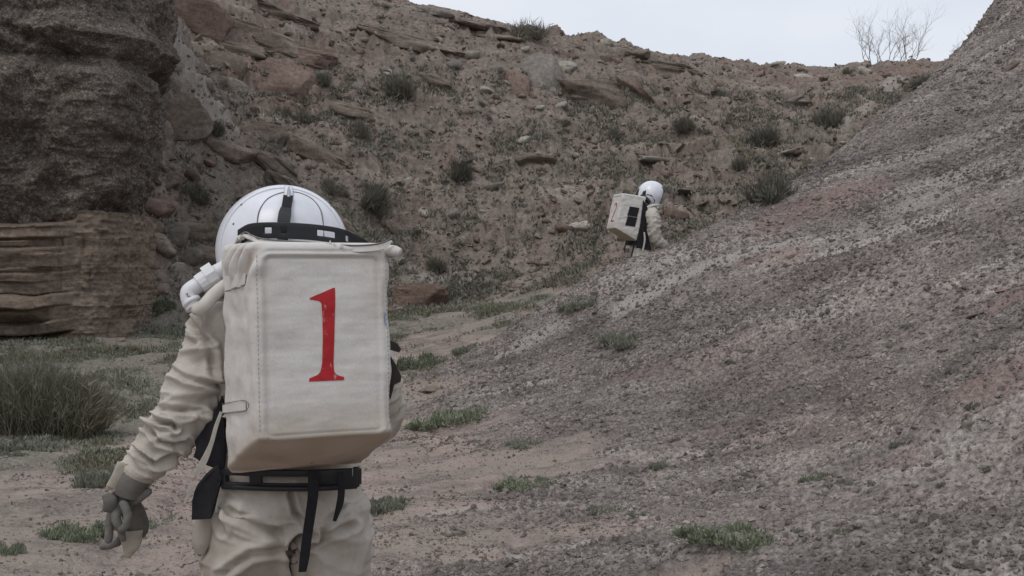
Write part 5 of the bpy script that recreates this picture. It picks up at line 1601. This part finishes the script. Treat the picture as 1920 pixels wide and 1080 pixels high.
# torn top edge of the cover, hem roll, seams
lip = [K(444,458,3.09), K(449,447,3.06), K(460,440,3.02), K(472,446,2.98), K(490,452,2.92), K(530,456,2.90), K(575,459,2.905), K(620,463,2.915), K(665,465,2.925), K(700,463,2.935), K(722,458,2.945), K(735,450,2.95)]
ribbon_obj('torn_edge', [(a, b, c - 0.002) for a, b, c in lip], [0.018,0.020,0.022,0.020,0.018,0.017,0.018,0.017,0.018,0.019,0.018,0.004], (0.15, -1, 0.25), M_PACK, cov, 0.004, 70)
tube_obj('edge_binding', [(a, b - 0.001, c + 0.007) for a, b, c in lip], [0.0022]*len(lip), M_LINE, cov, 6, 70)
tube_obj('rolled_hem', [K(700,468,3.02), K(725,469,2.98), K(741,471,2.965), K(751,474,2.96)], [0.012,0.0155,0.0155,0.011], M_PACK, cov, 16, 20)
rg = np.random.default_rng(3)
_sv, _sf = [], []
for x_ in (-0.1745, 0.1745):
    zz_ = np.linspace(0.165, 0.62, 76)
    for k_ in range(0, 75, 2):
        a_, b_ = zz_[k_], zz_[k_+1]; o_ = len(_sv)
        for z_ in (a_, b_):
            for dx_ in (-0.0007, 0.0007): _sv.append((x_ + dx_, float(yb(x_ + dx_, z_)[0]) - 0.0012, z_))
        _sf.append((o_, o_+1, o_+3, o_+2))
_st = link('stitching', mesh_py('stitching', _sv, _sf, False), M_LINE, cov); _st['kind'] = 'stuff'
for k, (a, b) in enumerate(((612,456),(618,453),(626,458),(640,459),(597,457))):
    plate_obj('frayed_scrap', [K(a-4, b+6, 2.905), K(a+5, b+5, 2.905), K(a+1, b-3, 2.905)], M_PACK, cov, 0.002)
for pts in ([(425,546),(445,541),(462,534),(465,516)], [(419,757),(463,751),(464,770),(419,776)]):
    tube_obj('patch_outline', [KL(x, y, 0.0045) for x, y in pts], [0.0011]*len(pts), M_LINE, cov, 6, 12 if len(pts) == 4 else 20)
def blend_quad(nm, pts, mat, off):
    plate_obj(nm, [KL(x, y, off) for x, y in pts], mat, cov, 0.0015)
for pts in ([(425,518),(462,512),(461,533),(425,544)], [(419,759),(462,753),(462,769),(419,774)]):
    blend_quad('sewn_patch', pts, M_PACK, 0.0022)
for pts, w in (([(480,508),(479,520),(480,532)], 0.0035), ([(722,585),(721,600),(723,612)], 0.0035)):
    q = []
    for x, y in pts:
        u, z = KB(x, y); q.append((u, float(yb(u, z)[0]) - 0.0035 if x > 600 else K(x, y, 2.763)[1], z))
    if pts[0][0] > 600: ribbon_obj('ink_mark', q, [w*0.5, w, w*0.4], (0, -1, 0), M_BLUEMARK, cov, 0.0008, 8)
v, f = [], []
# pack frame: top bar behind the helmet strap, bottom bar under the cover
slotted_bar('frame', [K(447,446,3.10), K(468,435,3.085), K(500,432,3.06), K(550,433,3.06), K(600,437,3.07), K(640,444,3.09), K(668,456,3.12), K(690,468,3.15)], lambda t: 0.046, [(0.27,0.31),(0.36,0.40),(0.56,0.66),(0.74,0.78)], M_BLACKPL, near_pack)
slotted_bar('lower_frame', [K(415,896,3.16), K(430,897,3.12), K(480,899,3.10), K(545,900,3.10), K(610,899,3.11), K(655,896,3.13), K(674,892,3.18)], lambda t: 0.058 - 0.012*abs(2*t-1)**4, [(0.14,0.30),(0.36,0.60)], M_BLACKPL, near_pack, 0.016)
tube_obj('frame_rail', [K(418,912,3.13), K(480,915,3.085), K(545,916,3.08), K(610,915,3.09), K(668,911,3.15)], [0.0085]*5, M_BLACKPL, near_pack, 10, 30)
tube_obj('frame_post', [K(419,880,3.14), K(419,912,3.14)], [0.010,0.010], M_BLACKPL, near_pack, 10, 4)
tube_obj('frame_post', [K(668,876,3.16), K(668,912,3.16)], [0.010,0.010], M_BLACKPL, near_pack, 10, 4)
tube_obj('frame_post', [K(430,470,3.20), K(428,890,3.20)], [0.010,0.010], M_BLACKPL, near_pack, 10, 4)
tube_obj('buckle_pin', [K(661,878,3.10), K(661,893,3.10)], [0.0015,0.0015], M_STEEL, near_pack, 6, 3)
bw = (0.1, -1, 0.05)
ribbon_obj('hanging_strap', [K(587,880,3.06), K(587,925,3.05), K(582,965,3.05), K(576,1005,3.05), K(571,1045,3.05), K(567,1072,3.055)], [0.030,0.030,0.029,0.028,0.028,0.022], bw, M_BLACK, near_pack, 0.004, 30)
ribbon_obj('hanging_strap', [K(638,885,3.06), K(640,920,3.06), K(637,945,3.06), K(627,977,3.06)], [0.018,0.020,0.020,0.010], bw, M_BLACK, near_pack, 0.004, 24)
plate_obj('side_flap', [K(*q) for q in ((417,742,3.17),(402,772,3.16),(385,800,3.16),(365,828,3.15),(368,842,3.15),(364,856,3.15),(388,872,3.15),(420,884,3.16),(424,800,3.18))], M_BLACK, near_pack, 0.010, 0.006)
plate_obj('side_flap', [K(*q) for q in ((410,872,3.13),(388,892,3.12),(366,918,3.12),(361,940,3.12),(360,974,3.12),(396,972,3.12),(397,925,3.125),(416,898,3.13))], M_BLACK, near_pack, 0.010, 0.006)
ribbon_obj('light_strap', [K(415,772,3.13), K(405,800,3.12), K(396,832,3.115), K(382,865,3.11), K(366,892,3.105)], [0.008,0.011,0.012,0.020,0.016], bw, M_STRAPW, near_pack, 0.003, 24)
ribbon_obj('light_strap', [K(362,905,3.10), K(355,925,3.10), K(346,943,3.10)], [0.016,0.012,0.003], bw, M_STRAPW, near_pack, 0.003, 12)
v, f = tube_np([K(388,960,3.17), K(382,990,3.17), K(377,1018,3.17), K(376,1038,3.17)], [(0.026,0.018),(0.030,0.020),(0.028,0.020),(0.014,0.012)], 20, 24)
pch = link('pouch', mesh_py('pouch', v, f), M_SUIT, near_pack); attr(pch.data, 'soil_shade', np.full(len(v), 0.35))
plate_obj('shoulder_strap', [K(*q) for q in ((732,638,3.30),(745,644,3.30),(752,654,3.30),(749,661,3.30),(732,656,3.30))], M_DARKBR, near_pack, 0.006, 0.003)
plate_obj('shoulder_strap', [K(*q) for q in ((732,668,3.31),(742,684,3.30),(753,706,3.30),(751,716,3.30),(738,722,3.30),(731,748,3.31))], M_DARKBR, near_pack, 0.006, 0.003)

# ================= far person
_f = drop(1.78, 15.8)[0]
FAR_LOC = Vector((1.78, 15.8, _f.z))
far_p = tag(link('person', None), 'distant person in a cream spacesuit and white helmet walking right behind the gravel crest', 'person')
far_p.location = FAR_LOC
far_rot = Matrix.Rotation(R(-74), 4, 'Z') @ Matrix.Rotation(R(-7), 4, 'X')
far_p.rotation_euler = far_rot.to_euler()
far_p.scale = (1, 1, 1)
bpy.context.view_layer.update()
aL = [(-0.17, 0.0, 1.46), (-0.25, 0.0, 1.40), (-0.28, 0.02, 1.25), (-0.27, 0.08, 1.13), (-0.24, 0.2, 1.05), (-0.2, 0.30, 1.02)]
aR = [(0.17, 0.02, 1.46), (0.25, 0.02, 1.40), (0.29, 0.04, 1.26), (0.28, 0.07, 1.12), (0.26, 0.18, 1.04), (0.23, 0.27, 1.0)]
lL = [(-0.105, 0, 0.90), (-0.115, 0.06, 0.75), (-0.12, 0.20, 0.50), (-0.12, 0.15, 0.28), (-0.12, 0.10, 0.13)]
lR = [(0.105, 0, 0.90), (0.115, -0.03, 0.75), (0.12, -0.06, 0.48), (0.12, -0.16, 0.25), (0.12, -0.22, 0.13)]
body(far_p, aL, aR, lL, lR, 0.014, 1.0, label='cream canvas suit covering the whole body')
boots(far_p, [(-0.12, 0.12, 0.0, 0), (0.12, -0.20, 0.0, 0)])
fh = helmet(far_p, (0, 0.06, 1.735), 0.212, open_y=0.45)
head(far_p, (0, 0.06, 1.71))
default_glove(far_p, (0.225, 0.29, 0.99), (-0.1, 0.7, -0.5), (-0.9, 0.1, 0.1), (0, 0.5, 0.8))
default_glove(far_p, (-0.195, 0.32, 1.01), (0.1, 0.8, -0.4), (0.9, 0.1, 0.1), (0, 0.5, 0.8))
ribbon_obj('helmet_strap', [(0.0, -0.10, 1.86), (0.0, -0.16, 1.76), (0.0, -0.17, 1.66)], [0.03,0.04,0.05], (0, -1, 0.2), M_BLACK, fh, 0.006)
tube_obj('helmet_bracket', [(0.10, -0.14, 1.70), (0.15, -0.08, 1.66), (0.17, -0.02, 1.60)], [0.02, 0.03, 0.03], M_BLACKPL, fh, 10, 12)
def fs(y, z, off=1.012):
    yy, zz = y, z; xx = math.sqrt(max(0.0, 1 - yy*yy - zz*zz)); return (0.212*xx*off, 0.06 + 0.212*yy*off, 1.735 + 0.212*zz*off)
for pl_ in ([(-0.62,-0.05),(-0.35,-0.10),(-0.05,-0.42),(-0.05,-0.72),(-0.45,-0.80),(-0.75,-0.45)], [(0.42,0.62),(0.62,0.55),(0.72,0.22),(0.55,0.30)], [(-0.85,0.1),(-0.7,0.2),(-0.68,-0.15),(-0.86,-0.15)]):
    plate_obj('helmet_trim', [fs(a, b) for a, b in pl_], M_BLACKPL, fh, 0.01)
a_ = [((0.195*math.sin(t_)*0.75) + 0.0, 0.05 + 0.195*0.66, 1.73 + 0.195*math.cos(t_)*0.75) for t_ in np.linspace(0.1, 2.4, 12)]
tube_obj('visor_rim', a_, [0.008]*12, M_LINE, fh, 8, 30)
fhose = tag(link('breathing_hose', None), 'pale hose curving from the far helmet front to the far backpack', 'hose')
fhose.location = FAR_LOC; fhose.rotation_euler = far_rot.to_euler()
tube_obj('hose', [(0.10, 0.17, 1.60), (0.17, 0.10, 1.585), (0.20, 0.0, 1.56), (0.19, -0.10, 1.50), (0.16, -0.16, 1.46)], [0.022]*5, M_HOSE, fhose, 12, 30)
far_pack = tag(link('backpack', None), 'boxy cream backpack with two black side panels and a red 2 on the far person', 'backpack')
FM = Matrix.Translation(FAR_LOC) @ far_rot
far_pack.location = FM @ Vector((0, -0.52, 1.03)); 
far_pack.rotation_euler = (far_rot @ Matrix.Rotation(R(-1), 4, 'X')).to_euler()
def two_rows():
    # the numeral 2 as strips between a left and a right stroke edge
    pl = [(-0.045,0.475),(-0.03,0.50),(0.0,0.512),(0.032,0.50),(0.045,0.465),(0.035,0.42),(0.0,0.36),(-0.035,0.29),(-0.05,0.245)]
    c = catmull([(a, 0, b) for a, b in pl], 40); t = np.gradient(c, axis=0); t /= np.linalg.norm(t, axis=1, keepdims=True)
    return c, t
cov2, yb2 = backpack('backpack', far_pack, [densify([(0.262,-0.05,0.05),(0.238,-0.052,0.052)])], '')
c2, t2 = two_rows()
v, f = [], []
for i in range(len(c2)):
    s = np.array([t2[i][2], 0, -t2[i][0]]) * 0.011
    for q in (c2[i] - s, c2[i] + s): v.append((q[0], float(yb2(q[0], q[2])[0]) - 0.002, q[2]))
for i in range(len(c2)-1): f.append((2*i, 2*i+1, 2*i+3, 2*i+2))
link('number', mesh_py('number', v, f), M_RED, cov2)
def right_pt(y, z, off=0.006):
    s = y / DEP; return (W_B + (W_F-W_B)*s + off, y + pk_y0(z), z)
for z0, z1 in ((0.20, 0.335), (0.345, 0.48)):
    plate_obj('side_vent', [right_pt(0.13, z0), right_pt(0.28, z0), right_pt(0.285, z1), (right_pt(0.14, z1))], M_BLACK, far_pack, 0.004)
slotted_bar('frame', [(-0.19, 0.40, 0.60), (0, 0.42, 0.62), (0.19, 0.40, 0.60)], lambda t: 0.03, [], M_BLACKPL, far_pack)
tube_obj('frame_post', [(0.19, 0.40, 0.62), (0.19, 0.40, 0.0)], [0.014, 0.014], M_BLACKPL, far_pack, 8, 6)
tube_obj('frame_post', [(-0.19, 0.40, 0.62), (-0.19, 0.40, 0.0)], [0.014, 0.014], M_BLACKPL, far_pack, 8, 6)
slotted_bar('lower_frame', [(-0.20, 0.36, -0.02), (0, 0.33, -0.03), (0.20, 0.36, -0.02)], lambda t: 0.06, [], M_BLACKPL, far_pack, 0.03)
plate_obj('side_flap', [(0.225, 0.36, 0.60), (0.228, 0.44, 0.50), (0.232, 0.46, 0.20), (0.25, 0.58, -0.10), (0.25, 0.34, -0.10), (0.226, 0.37, 0.10)], M_BLACK, far_pack, 0.010, 0.008)
ribbon_obj('light_strap', [(0.255, 0.43, 0.14), (0.265, 0.45, 0.02), (0.265, 0.44, -0.13)], [0.022, 0.024, 0.024], (1, 0, 0), M_STRAPW, far_pack, 0.004)
ribbon_obj('hanging_strap', [(0.21, 0.32, -0.03), (0.215, 0.31, -0.12), (0.215, 0.30, -0.24)], [0.025, 0.022, 0.018], (1, 0, 0), M_BLACK, far_pack, 0.004)
ribbon_obj('hanging_strap', [(0.14, 0.22, -0.02), (0.14, 0.21, -0.10), (0.14, 0.21, -0.18)], [0.018, 0.018, 0.014], (1, 0, 0), M_BLACK, far_pack, 0.004)
